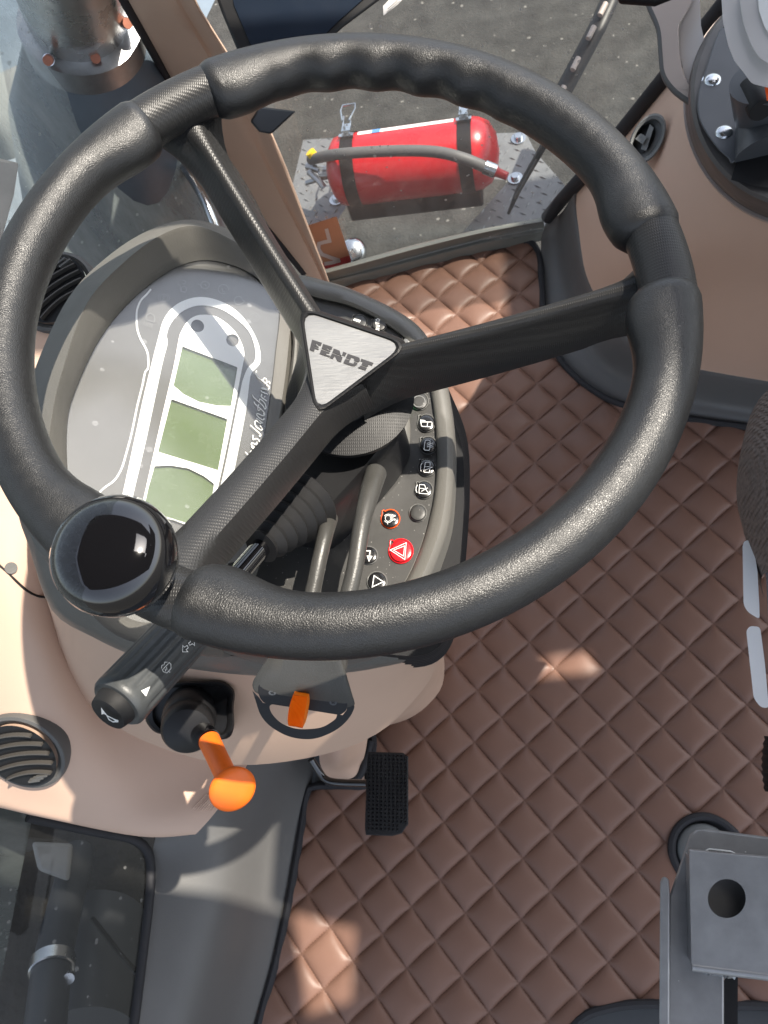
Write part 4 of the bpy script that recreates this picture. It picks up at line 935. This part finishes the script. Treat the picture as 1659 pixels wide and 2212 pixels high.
for t in (.045, .325):
    arc_strip(t - .016, t + .016, -165, 200, .003, M['black'], 'strap', ex)
    q0 = ea + eax * t + (ER + .006) * (up * math.cos(math.radians(-12)) + sd * math.sin(math.radians(-12))); tn = -nrm(-up * math.sin(math.radians(-12)) + sd * math.cos(math.radians(-12)))
    nn = np.cross(eax, tn); nn = nn if nn @ up > 0 else -nn
    b = MB(); b.add(*box(q0, (eax, tn, nn), (.036, .012, .006)))
    for s_ in (-1, 1): b.add(*tube([q0 + eax * s_ * .008 + nn * .004, q0 + eax * s_ * .010 + tn * .06 + nn * .014], .0025, 8))
    b.add(*tube([q0 + eax * x + tn * y + nn * .02 for x, y in [(-.008, .03), (-.018, .075), (-.016, .10), (.016, .10), (.018, .075), (.008, .03)]], .0028, 8)); b.add(*box(q0 + tn * .02 + nn * .006, (eax, tn, nn), (.022, .03, .008)))
    b.build('latch', M['chrome'], ex)
b = MB(); b.add(*box(ea + eax * .12 + sd * -.075 + up * -.03, (eax, sd, up), (.03, .03, .004))); b.build('tab', M['red'], ex)
ho = cr([P(672, 345, EZ + .02), P(730, 333, EZ + .10), P(850, 326, EZ + .108), P(940, 328, EZ + .108), P(1000, 342, EZ + .10), P(1050, 362, EZ + .07)], 7)
v, f = tube(ho, .0125, 16); hs = new_obj('discharge_hose', v, f, M['hose'], ex)
v, f = tube([P(1046, 360, EZ + .071), P(1070, 370, EZ + .060)], .0155, 16); new_obj('ferrule', v, f, M['chrome'], hs)
v, f = tube([P(1068, 369, EZ + .061), P(1076, 373, EZ + .057), P(1096, 381, EZ + .052)], [.013, .010, .009], 14); new_obj('nozzle', v, f, M['red'], hs)
b = MB(); b.add(*lathe(ea - eax * .045, eax, [(.014, 0), (.014, .03), (.02, .034), (.02, .045)], 20)); b.add(*tube([P(668, 372, EZ), P(690, 392, EZ), P(700, 405, EZ - .01)], .008, 10)); b.add(*tube([P(664, 358, EZ), P(690, 366, EZ), P(712, 368, EZ)], .010, 12)); b.add(*tube([P(662, 395, EZ - .02), P(712, 380, EZ)], .006, 10))
b.build('valve', M['steel'], ex)
v, f = lathe(P(674, 333, EZ + .045), (-.4, .2, .8), [(.012, -.01), (.012, .008), (0, .009)], 16); new_obj('safety_pin', v, f, M['yellow'], ex)
b = MB(); b.add(*lathe(eb + eax * -.01, eax, [(ER * .78, 0), (ER * .5, .05)], 24)) 
v, f = box(ea + eax * EL * .5 - up * .07 , (eax, sd, up), (EL * .92, .13, .07)); new_obj('shade_cradle', v, f, M['black'], ex, bevel=.006)  # added black block; holds the cylinder and stands for the shade beneath
# bracket holding the extinguisher
brp = [(745, 400), (1000, 395), (1085, 400), (1060, 440), (1000, 460), (780, 470)]
# sticker on the door glass
stk = thing('glass_sticker', 'orange-brown square sticker in the lower corner of the door glass', 'sticker', DP.hit(715, 530))
v, f = fill(DP, [ZG(*p) for p in [(290, 180), (830, 10), (1105, 830), (1095, 870), (640, 1020)]], -.0006); new_obj('sheet', v, f, M['stick'], stk, smooth=False)
v, f = fill(DP, [ZG(*p) for p in [(560, 880), (900, 790), (1075, 740), (1105, 830), (1095, 870), (640, 1020)]], -.0010); new_obj('red_band', v, f, M['stickred'], stk, smooth=False)
sym([[ZG(*p) for p in [(640, 240), (700, 470), (600, 490), (500, 520), (490, 620), (560, 720), (720, 780), (880, 830)]], [ZG(*p) for p in [(600, 900), (760, 870), (900, 830)]]], M['stickwhite'], stk, DP, 8, -.0014, 'white_mark')
# small chrome object outside (work lamp) and dark foot
v, f = lathe(P(762, 545, -.12), nrm([0, -.5, .9]), [(.030, -.02), (.034, 0), (.030, .01), (.02, .016), (0, .018)], 28)
tag(new_obj('marker_lamp', v, f, M['chrome'], base=P(762, 545, -.12)), 'round chrome lamp outside the glass beside the sticker', 'lamp')
# wiper arm (outside, near the fender) and long rail
wp = thing('window_wiper', 'thin black wiper blade outside the door glass beside the fender', 'wiper', P(1140, 400, .1))
v, f = tube([P(1098, 462, .06), P(1120, 410, .10), P(1176, 312, .16)], [.003, .006, .007], 8); new_obj('blade', v, f, M['black'], wp)
v, f = tube([P(1112, 430, .11), P(1160, 345, .15)], .0035, 8); new_obj('arm', v, f, M['black'], wp)
rl = thing('slotted_rail', 'dark slotted rail outside the glass at upper right', 'rail', P(1270, 100, .1))
v, f = tube([P(1190, 250, .05), P(1215, 200, .06), P(1290, 60, .10), P(1330, -30,   .12)], .020, 10, sq=.5); new_obj('bar', v, f, M['black'], rl)
for t in (.16, .38, .62, .80):
    c = P(1190 + 140 * t, 250 - 280 * t, .070 + .06 * t); d = nrm(P(1330, -30, .12) - P(1190, 250, .05)); v, f = tube([c - d * .014 + np.array([0, 0, .006]), c + d * .014 + np.array([0, 0, .006])], .006, 10); new_obj('slot', v, f, M['taupe'], rl)
# reddish lamp strip behind the fender glass
v, f = tube(cr([P(1205, 440, .02), P(1240, 395, .03), P(1330, 290, .06), P(1420, 180, .10)], 4), .008, 8)
tag(new_obj('red_trim_bar', v, f, M['red'], base=P(1240, 395, .03)), 'thin red trim bar seen through the glass beside the fender seal', 'trim bar')

# ------------------------------------------------------------------ fender side panel
fe = thing('fender_panel', 'beige curved fender side panel with round vent right of the wheel', 'side panel', P(1400, 600, .1))
rows = G([[(1236, 430, .15), (1330, 318, .27), (1440, 180, .40), (1560, 36, .52), (1760, -200, .66)],
          [(1243, 480, .12), (1345, 420, .30), (1480, 330, .46), (1640, 200, .60), (1900, 60, .70)],
          [(1262, 585, .10), (1350, 560, .25), (1500, 520, .42), (1700, 460, .55), (2000, 380, .66)],
          [(1300, 665, .095), (1380, 650, .19), (1520, 640, .32), (1720, 630, .42), (2050, 620, .55)],
          [(1358, 738, .095), (1430, 745, .13), (1540, 750, .20), (1720, 760, .28), (2050, 800, .40)],
          [(1410, 770, .095), (1460, 788, .095), (1560, 808, .095), (1700, 832, .095), (2050, 900, .095)]])
v, f = grid(rows, 7, 7); new_obj('cover', v, f, M['beige2'], fe, angle=60)
low_r = G([[(1178, 478, .055), (1236, 425, .16)], [(1168, 520, .02), (1240, 478, .125)], [(1172, 600, .0), (1260, 585, .10)], [(1178, 690, .0), (1298, 665, .095)], [(1205, 765, .0), (1356, 738, .095)], [(1245, 812, .0), (1408, 770, .095)], [(1342, 874, .0), (1470, 790, .095)], [(1440, 897, .0), (1560, 810, .095)], [(1659, 932, .0), (1702, 834, .095)], [(1850, 965, .0), (2060, 902, .095)]])
nr = []
for a, c in low_r:
    m_ = a * .55 + c * .45 + np.array([.010, .012, -.02]); nr.append([a - np.array([0, 0, .008]), a * .82 + c * .18 - np.array([-.004, -.006, .016]) + np.array([0, 0, .004]), m_, c, c + np.array([.014, .012, .006])])
v, f = grid(nr, 5, 5); new_obj('kick_trim', v, f, M['sill'], fe, angle=60)
v, f = tube(cr([P(*p) for p in [(1182, 470, .06), (1215, 430, .12), (1238, 405, .17), (1330, 300, .28), (1440, 165, .41), (1552, 28, .52), (1700, -160, .64)]], 6), .013, 12); new_obj('seal', v, f, M['piping'], fe)
cpx = (1398, 300); cc = P(*cpx, .42) 
VN = nrm([-.55, -.2, .75])
VPl = Plane(P(1398, 300, .405), VN)
for nm, k, o, m_ in (('vent_ring', 1.0, .006, M['pod']),):
    e = lambda s, off: [VPl.hit(*p, off) for p in circ2(cpx, 34 * s, 60 * s, 28, 40)]
    v, f = loft([e(1.0, -.006), e(1.0, .005), e(.92, .008), e(.78, .006), e(.72, -.004), e(.05, -.006)], True); vr = new_obj(nm, v, f, M['ventgrey'], fe, angle=40)
b = MB(); b.add(*fill(VPl, circ2((1392, 300), 19, 36, 28, 30), -.003)); b.build('vent_opening', M['black'], vr, smooth=False)
b = MB(); b.add(*fill(VPl, [(1384, 322), (1404, 268), (1412, 276), (1396, 326)], -.001, .006)); b.add(*fill(VPl, [(1372, 300), (1384, 288), (1398, 296), (1388, 312)], -.001, .010)); b.build('vent_flap', M['ventgrey'], vr)
# terminal base (dark round turret) and its silver head
tb = thing('armrest_turret', 'dark round turret with two screws on the fender panel at upper right', 'turret', P(1700, 280, .62))
def tring(cx, cy, r, z, n=72, ry=None): return [P(cx + r * math.cos(a), cy + (ry or r) * math.sin(a), z) for a in np.linspace(0, 2 * np.pi, n, endpoint=False)]
v, f = loft([tring(1745, 235, 262, .52), tring(1742, 230, 266, .555), tring(1742, 226, 266, .57)], True, True, True); new_obj('collar', v, f, M['taupe'], tb, angle=40)
v, f = loft([tring(1742, 222, 262, .572), tring(1740, 208, 252, .66), tring(1738, 204, 247, .672), tring(1738, 203, 238, .676)], True, True, True); new_obj('body', v, f, mat('turret_side', (.085, .078, .074), .48, bumps=[('noise', 700, .2, .0004)]), tb, angle=35)
TP = Plane(P(1600, 200, .679), (0, 0, 1))
cut = cr([ZM(*p) for p in [(600, 1020), (620, 860), (680, 680), (730, 520), (800, 330), (870, 250), (1100, 200), (1330, 300), (1330, 760)]], 5) + [np.array(ZM(*p)) for p in [(1160, 1060), (1050, 1310), (975, 1560), (930, 1585), (900, 1530)]] + cr([ZM(*p) for p in [(900, 1530), (800, 1440), (690, 1290), (620, 1150), (600, 1020)]], 5)[1:-1]
v, f = fill(TP, [tuple(p) for p in cut], 0, .006); new_obj('cover_plate', v, f, M['knobdark'], tb, bevel=.0015)
rcs = [tuple(p) for p in [ZM(1160, 1060), ZM(1050, 1310), ZM(975, 1590), ZM(930, 1740), ZM(1100, 1790), ZM(1400, 1830), ZM(1400, 800)]]
v, f = fill(TP, rcs, -.001, .0022); new_obj('recess', v, f, M['black'], tb)
for c in (ZM(752, 780), ZM(862, 1285)):
    o = TP.hit(*c, .005); v, f = lathe(o, (0, 0, 1), [(.0105, 0), (.0105, .0006), (.0085, .0010), (.0080, .0018), (.0066, .0036), (.0035, .0046), (0, .005)], 28); new_obj('screw', v, f, M['chrome'], tb)
# silver arm & handle
sa_ = thing('silver_console_arm', 'silver folding console arm rising above the dark turret', 'console arm', P(1640, 60, .8))
HPl = Plane(P(1640, 60, .80), nrm([-.2, -.3, .9]))
head = round_poly([ZM(*p) for p in [(835, -60), (850, 200), (900, 430), (960, 590), (1050, 700), (1130, 810), (1330, 860), (1330, -60)]], 9, 4)
v, f = fill(HPl, head, -.03, .03); new_obj('head', v, f, M['silver'], sa_, bevel=.010, bseg=5)
inner = round_poly([ZM(*p) for p in [(1005, -60), (1050, 230), (1120, 430), (1200, 560), (1330, 640), (1330, -60)]], 9, 4)
v, f = fill(HPl, inner, .0, .008); new_obj('face_cover', v, f, M['silver'], sa_, bevel=.004, bseg=4)
v, f = fill(HPl, [ZM(*p) for p in [(1190, -60), (1200, 100), (1250, 250), (1330, 380), (1330, -60)]], .009, .002); new_obj('white_pad', v, f, M['white'], sa_)
v, f = tube([P(*ZM(1260, 780), .74), P(*ZM(1235, 1150), .70), P(*ZM(1300, 1450), .69)], [.03, .024, .03], 24); new_obj('neck', v, f, M['knobdark'], sa_)
c = P(*ZM(1190, 930), .735); v, f = lathe(c - np.array([0, .018, 0]), (-.1, 1, -.1), [(.010, 0), (.011, .002), (.011, .034), (.010, .036)], 24); new_obj('adjuster_wheel', v, f, M['rubber'], sa_)
v, f = fill(Plane(P(*ZM(1300, 900), .755), (-.2, -.3, .9)), [ZM(*p) for p in [(1256, 845), (1340, 835), (1340, 985), (1278, 975)]], 0, .001); new_obj('warning_label', v, f, M['oring'], sa_)
# grip bracket (taupe loop with dark edge and grey inner web)
gb = thing('grab_bracket', 'taupe curved bracket with dark rubber edge left of the turret', 'bracket', P(1440, 100, .7))
GPl = Plane(P(1460, 120, .66), nrm([-.35, -.35, .85]))
outerb = cr([ZM(*p) for p in [(110, -80), (150, 60), (240, 280), (265, 520), (290, 720), (390, 870), (550, 990)]], 6)
midb = cr([ZM(*p) for p in [(620, 900), (560, 860), (480, 740), (440, 560), (425, 400), (425, 250), (500, 120), (600, -80)]], 6)
v, f = fill(GPl, [tuple(p) for p in outerb + [np.array(ZM(590, 985))] + midb], -.012, .012); new_obj('band', v, f, M['taupe'], gb, bevel=.004, bseg=4)
v, f = tube([GPl.hit(*p, -.004) for p in outerb], .0042, 10); new_obj('rubber_edge', v, f, M['sill'], gb)
v, f = fill(GPl, [tuple(p) for p in [np.array(ZM(*q)) for q in [(600, -80), (500, 120), (425, 250), (425, 400), (440, 560), (480, 740), (560, 860), (640, 850), (720, 520), (680, 420), (640, 250), (625, -80)]]], -.02, .004); new_obj('web', v, f, M['silver'], gb)
v, f = tube([P(1320, -60, .74), P(1350, -10, .74), P(1415, -6, .74), P(1500, -40, .74)], .008, 12); new_obj('dark_bar', v, f, M['black'], gb)

# ------------------------------------------------------------------ seat edge (right)
se = thing('driver_seat', 'dark woven cloth seat edge with pale keys at the right border', 'seat', P(1700, 1300, .5))
rows = G([[(1720, 800, .60), (1900, 780, .64), (2100, 780, .64)], [(1640, 862, .60), (1780, 840, .66), (2100, 840, .66)], [(1606, 960, .60), (1720, 960, .67), (2100, 960, .67)], [(1597, 1050, .59), (1720, 1050, .66), (2100, 1050, .66)], [(1612, 1118, .57), (1720, 1150, .63), (2100, 1150, .63)], [(1650, 1240, .54), (1740, 1240, .60), (2100, 1240, .6)]])
for r in rows: r.insert(0, r[0] + np.array([.02, .0, -.09]))
v, f = grid(rows, 7, 7); new_obj('cushion', v, f, M['cloth'], se, angle=70)
SP_ = Plane(P(1640, 1300, .53), nrm([-.25, 0, .97]))
v, f = fill(SP_, [(1614, 1118), (1622, 1112), (1640, 1150), (1655, 1250), (1662, 1400), (1700, 1560), (1900, 1560), (1900, 1110), (1700, 1100)], -.03, .034); new_obj('side_trim', v, f, M['seatgrey'], se, bevel=.002)
for k_ in ([(1604, 1178), (1608, 1168), (1625, 1166), (1636, 1230), (1640, 1300), (1641, 1338), (1615, 1322), (1606, 1306)], [(1612, 1362), (1620, 1352), (1642, 1354), (1652, 1430), (1661, 1530), (1643, 1528), (1628, 1508)]):
    v, f = fill(SP_, round_poly(k_, 8, 4), -.018, .020); new_obj('key', v, f, M['key'], se, bevel=.003, bseg=3)
rings = []
for k in range(16):
    y = 1590 + k * 8; x = 1650 - 6 * math.sin(k / 15 * math.pi) + (k % 2) * 3
    rings.append([P(x + 30 + 30 * math.cos(a), y, .47 + .03 * math.sin(a)) for a in np.linspace(0, 2 * np.pi, 16, endpoint=False)])
v, f = loft(rings, True, True, True); new_obj('bellows', v, f, M['rubber'], se, angle=30)

# ------------------------------------------------------------------ steel bracket bottom right
bk = thing('seat_bracket', 'bare grey steel bracket with round hole at the bottom right corner', 'bracket', P(1560, 2000, .45))
z8 = lambda pts: [Z8(*p) for p in pts]
B0 = Plane(P(1560, 1900, .500), (.02, -.04, 1))
back_o = [(1447, 1932), (1490, 1803), (1503, 1792), (1530, 1790), (1800, 1826), (1800, 2500), (1444, 2500)]
hole = [(1566, 2500), (1566, 2110), (1574, 2098), (1588, 2094), (1800, 2116), (1800, 2499)]
v, f = fill(B0, [(1447, 1932), (1490, 1803), (1503, 1793), (1530, 1791), (1800, 1826), (1800, 2112), (1588, 2092), (1572, 2097), (1564, 2110), (1564, 2520), (1444, 2520)], -.004, .004); new_obj('back_plate', v, f, M['bracket'], bk, bevel=.0016)
v, f = fill(B0, [(1426, 1905), (1430, 1896), (1437, 1893), (1445, 1900), (1447, 1930), (1446, 2520), (1422, 2520)], -.004, .022); new_obj('side_flange', v, f, M['bracket'], bk, bevel=.0016)
B1 = Plane(P(1560, 1940, .526), (.0, -.10, 1))
v, f = fill(B1, [(1489, 1846), (1491, 1838), (1800, 1868), (1800, 2128), (1494, 2082)], -.003, .003, holes=[circ2((1570, 1941), 41, 42, 0, 40)]); new_obj('hole_plate', v, f, M['bracket'], bk, smooth=False)
v, f = prism([B1.hit(*p, -.003) for p in [(1489, 1850), (1494, 2082), (1497, 2082), (1492, 1850)]], -B1.n * .022); new_obj('fold', v, f, M['bracket'], bk)
v, f = tube(cr([B1.hit(*p, -.004) for p in [(1488, 1840), (1560, 1848), (1659, 1856), (1800, 1868)]], 4), .0028, 10); new_obj('top_fold', v, f, M['bracket'], bk)
v, f = tube(cr([B1.hit(*p, -.004) for p in [(1494, 2085), (1560, 2094), (1659, 2106), (1800, 2128)]], 4), .0045, 10); new_obj('bottom_fold', v, f, M['bracket'], bk)
wl = [B0.hit(1520 + 68 * t, 2088 + 12 * t + 6 * math.sin(t * 40) * .3, .003) for t in np.linspace(0, 1, 22)]
v, f = tube(wl, [.0045 + .0014 * math.sin(k * 1.9) for k in range(22)], 8); new_obj('weld_bead', v, f, M['steel'], bk)
v, f = tube([B0.hit(*Z8(*p), .001) for p in [(315, 1640), (330, 1632), (400, 1640), (420, 1650)]], .0008, 6); new_obj('scribe_mark', v, f, M['white'], bk)

hc = B1.hit(1570, 1941, -.004); v, f = lathe(hc, -B1.n, [(.0215, 0), (.0215, .030), (.0001, .030)], 40, cap=False); new_obj('hole_shade', v, f, M['piping'], bk)  # added black cup that paints the shade inside the hole
v, f = fill(B0, [(1564, 2118), (1574, 2102), (1594, 2098), (1592, 2520), (1562, 2520)], -.030, .003); new_obj('shaded_web', v, f, M['black'], bk)  # plate edge in black; its shadow is put into the colour

# ------------------------------------------------------------------ pedal
pe = thing('brake_pedal', 'black studded rubber pedal hanging over the quilted mat', 'pedal', P(835, 1720, .1))
PPn = Plane(P(835, 1715, .12), nrm([.10, -.10, 1]))
pad = [(795, 1624), (870, 1626), (882, 1634), (882, 1780), (868, 1800), (848, 1806), (790, 1804), (788, 1790), (793, 1640)]
v, f = fill(PPn, pad, -.012, .012); pd_ = new_obj('pad', v, f, M['black'], pe, bevel=.0012)
b = MB(); u0, v0 = PPn.hit(800, 1632), None
cu = (PPn.hit(876, 1634) - PPn.hit(798, 1632)) / 9; cv = (PPn.hit(796, 1790) - PPn.hit(798, 1632)) / 19
for i in range(10):
    for j in range(20):
        if i > 7 and j > 17: continue
        c = PPn.hit(798, 1632) + cu * i + cv * j; r = .0017 if i not in (4,) else .0012
        b.add([c + cu / np.linalg.norm(cu) * r + cv / np.linalg.norm(cv) * r, c - cu / np.linalg.norm(cu) * r + cv / np.linalg.norm(cv) * r, c - cu / np.linalg.norm(cu) * r - cv / np.linalg.norm(cv) * r, c + cu / np.linalg.norm(cu) * r - cv / np.linalg.norm(cv) * r, c + PPn.n * .0035], [(0, 1, 4), (1, 2, 4), (2, 3, 4), (3, 0, 4)])
b.build('studs', M['black'], pd_, smooth=False)
v, f = tube(cr([P(672, 1640, .12), P(690, 1668, .105), (P(705, 1684, .100)), P(730, 1690, .10), P(792, 1692, .105)], 5), .0055, 12); new_obj('arm', v, f, M['gloss'], pe)
# beige duct with black edge behind the pedal
v, f = grid(G([[(690, 1560, .10), (740, 1560, .10), (800, 1560, .06)], [(690, 1640, .085), (740, 1640, .085), (790, 1620, .04)], [(700, 1668, .07), (742, 1664, .06), (784, 1650, .01)], [(712, 1684, .01), (750, 1684, .01), (788, 1684, .0)]]), 5, 5)
tag(new_obj('duct_corner', v, f, M['beige2'], base=P(740, 1660, 0), angle=60), 'small beige duct corner behind the pedal arm', 'duct')
v, f = tube(cr([P(*p) for p in [(705, 1690, .006), (740, 1692, .006), (772, 1680, .01), (788, 1650, .015), (800, 1600, .02)]], 5), .0065, 10)
tag(new_obj('duct_seal', v, f, M['piping'], base=P(770, 1680, 0)), 'black rubber seal strip around the small beige duct', 'seal')

# ------------------------------------------------------------------ outside front: hood, exhaust
hd = thing('engine_hood', 'dusty blue-grey engine hood seen through the windscreen', 'engine hood', (-1.5, 1.4, .0))
rows = [[(-3.0, 2.9, .02), (-2.0, 3.0, .10), (-1.2, 2.9, .12), (-.7, 2.6, -.1)], [(-3.0, 2.1, .10), (-2.0, 2.1, .22), (-1.3, 2.0, .20), (-.85, 1.9, -.05)], [(-3.0, 1.5, .12), (-2.0, 1.5, .25), (-1.35, 1.45, .18), (-.95, 1.4, -.08)], [(-3.0, .9, .10), (-2.0, .9, .22), (-1.35, .9, .14), (-1.0, .9, -.10)], [(-3.0, .5, .0), (-2.0, .5, .1), (-1.4, .5, .05), (-1.05, .5, -.2)], [(-3.0, .3, -.3), (-2.0, .3, -.3), (-1.4, .3, -.35), (-1.1, .3, -.5)]]
v, f = grid(rows, 6, 6); new_obj('cover', v, f, M['steelblue'], hd)
exs = thing('exhaust_stack', 'polished steel exhaust pipe with clamp ring and bolts at upper left', 'exhaust', PD(190, 200, 1.5))
e_top, e_mid, e_bot = PD(132, -80, 1.25), PD(180, 75, 1.33), PD(225, 330, 1.50)
ax_ = nrm(e_top - e_mid)
v, f = tube([PD(118, -160, 1.18), PD(160, 20, 1.30), PD(178, 70, 1.33)], [.072, .066, .062], 40); new_obj('pipe', v, f, mat('polished_steel', (.55, .54, .52), .28, metal=.9, var=.15, vscale=15, bumps=[('noise', 18, .25, .01)]), exs)
v, f = lathe(e_mid + ax_ * .012, -ax_, [(.074, -.01), (.082, -.008), (.082, .028), (.076, .032)], 48); new_obj('clamp_ring', v, f, M['steel'], exs)
v, f = tube([e_mid - ax_ * .01, e_mid - ax_ * .06, PD(215, 250, 1.47), PD(240, 420, 1.6), PD(255, 560, 1.7)], [.078, .10, .135, .15, .15], 40); new_obj('silencer', v, f, M['steelblue'], exs)
for (x, y, dx, dy, dd) in ((112, 122, -10, 10, 1.30), (203, 112, 4, 16, 1.30), (262, 52, 16, -2, 1.30)):
    a, c = PD(x, y, dd), PD(x + dx * .7, y + dy * .7, dd - .03); d = nrm(c - a)
    v, f = tube([a - d * .02, c], .0075, 14); bo = new_obj('bolt', v, f, M['chrome'], exs); v, f = tube([c, c + d * .008], .0065, 12); new_obj('bolt_tip', v, f, M['copper'], bo)
v, f = tube(cr([PD(205, 140, 1.38), PD(222, 180, 1.36), PD(228, 220, 1.36), PD(232, 260, 1.4)], 5), .003, 6); new_obj('wire', v, f, M['black'], exs)
v, f = grid([[PD(-40, 175, 1.9), PD(40, 140, 1.9), PD(100, 120, 1.85)], [PD(-40, 300, 1.95), PD(60, 230, 1.9), PD(110, 190, 1.85)], [PD(-40, 360, 2.0), PD(70, 330, 1.95), PD(100, 300, 1.9)]], 5, 5)
tag(new_obj('side_cowl', v, f, M['palemetal'], base=PD(40, 250, 1.9)), 'pale metal cowl left of the exhaust stack outside the windscreen', 'cowl')
v, f = grid([[PD(262, 90, 1.7), PD(300, 60, 1.7), PD(345, 60, 1.7)], [PD(245, 180, 1.75), PD(285, 190, 1.75), PD(335, 190, 1.75)], [PD(250, 260, 1.8), PD(280, 250, 1.8), PD(325, 270, 1.8)]], 5, 5)
tag(new_obj('right_cowl', v, f, M['palemetal'], base=PD(300, 150, 1.7)), 'pale metal cowl between the exhaust stack and the pillar', 'cowl')
v, f = loft([[PD(-30, 335, 1.2), PD(40, 352, 1.2), PD(30, 420, 1.2), PD(-30, 640, 1.2)], [PD(-30, 335, 1.22), PD(40, 352, 1.22), PD(30, 420, 1.22), PD(-30, 640, 1.22)]], True, True, True)
tag(new_obj('mirror_back', v, f, M['palemetal'], base=PD(10, 420, 1.2), bevel=.003), 'pale flat panel outside the windscreen at the left edge', 'panel')
v, f = tube(cr([PD(330, 320, 1.5), PD(385, 350, 1.45), (PD(430, 410, 1.42)), PD(462, 480, 1.4), PD(480, 540, 1.4)], 6), .008, 10)
tag(new_obj('chrome_tube', v, f, M['chrome'], base=PD(430, 410, 1.4)), 'curved bright tube outside the glass above the instrument pod', 'tube')
v, f = tube([PD(355, 330, 1.6), PD(400, 420, 1.6), PD(430, 520, 1.6)], .055, 20)
tag(new_obj('air_duct', v, f, M['steelblue'], base=PD(400, 420, 1.6)), 'thick dark duct behind the curved bright tube', 'duct')
v, f = grid([[np.array(p, float) for p in rr] for rr in [[(-3.2, -1.6, -.55), (-2.2, -1.6, -.5), (-1.2, -1.6, -.55), (-.75, -1.6, -.7)], [(-3.2, -.6, -.45), (-2.2, -.6, -.42), (-1.2, -.6, -.5), (-.72, -.6, -.66)], [(-3.2, .3, -.42), (-2.2, .3, -.42), (-1.2, .3, -.48), (-.70, .3, -.64)], [(-3.2, 1.2, -.5), (-2.2, 1.2, -.5), (-1.2, 1.2, -.6), (-.7, 1.2, -.8)]]], 5, 5)
tag(new_obj('chassis_cover', v, f, mat('muddy_cast_iron', (.035, .031, .026), .8, var=.7, vscale=7, bumps=[('noise', 14, .8, .03), ('noise', 60, .5, .01)]), base=(-1.5, -.3, -.45)), 'dark muddy chassis surface seen through the lower front window', 'chassis')
# outside, under the low front window
hs_ = thing('coolant_hose', 'dark hose with steel clamp below the lower front window', 'hose', PD(110, 2100, 1.7))
v, f = tube(cr([PD(170, 1840, 1.95), PD(140, 1960, 1.85), PD(112, 2090, 1.7), PD(90, 2300, 1.6)], 6), .034, 24); new_obj('tube', v, f, M['knobdark'], hs_)
d_ = nrm(PD(90, 2300, 1.6) - PD(112, 2090, 1.7)); v, f = lathe(PD(113, 2085, 1.7), d_, [(.037, -.012), (.039, -.010), (.039, .012), (.037, .014)], 40); new_obj('clamp', v, f, M['chrome'], hs_)
v, f = lathe(PD(150, 2108, 1.66), nrm([.4, -.3, .8]), [(.010, 0), (.010, .010), (0, .011)], 12); new_obj('clamp_screw', v, f, M['chrome'], hs_)
v, f = loft([[PD(x, y, d) for x, y in [(68, 1818), (158, 1822), (150, 1905), (82, 1880)]] for d in (1.8, 1.95)], True, True, True)
tag(new_obj('lamp_housing', v, f, M['palemetal'], base=PD(110, 1860, 1.85), bevel=.008), 'pale box shaped lamp housing outside the lower window', 'lamp')
v, f = loft([[PD(x, y, d) for x, y in [(-60, 1790), (40, 1806), (130, 1815), (60, 1840), (-60, 1850)]] for d in (1.9, 2.0)], True, True, True)
tag(new_obj('front_beam', v, f, M['sill'], base=PD(20, 1820, 1.9), bevel=.01), 'grey horizontal beam outside beside the lamp housing', 'beam')
v, f = tube(cr([PD(200, 1985, 1.9), PD(235, 2030, 1.85), PD(275, 2080, 1.8), PD(330, 2130, 1.8)], 5), .006, 8)
tag(new_obj('brake_line', v, f, M['black'], base=PD(240, 2040, 1.8)), 'thin black line running diagonally outside the lower window', 'pipe')
v, f = tube([PD(225, 1975, 2.05), PD(200, 2070, 2.0), PD(180, 2250, 1.9)], [.09, .10, .10], 24)
tag(new_obj('axle_housing', v, f, M['knobdark'], base=PD(200, 2070, 2.0)), 'dark axle housing outside the lower window beside the hose', 'axle')
for o in list(C.objects):
    if '_b' in o: del o['_b']
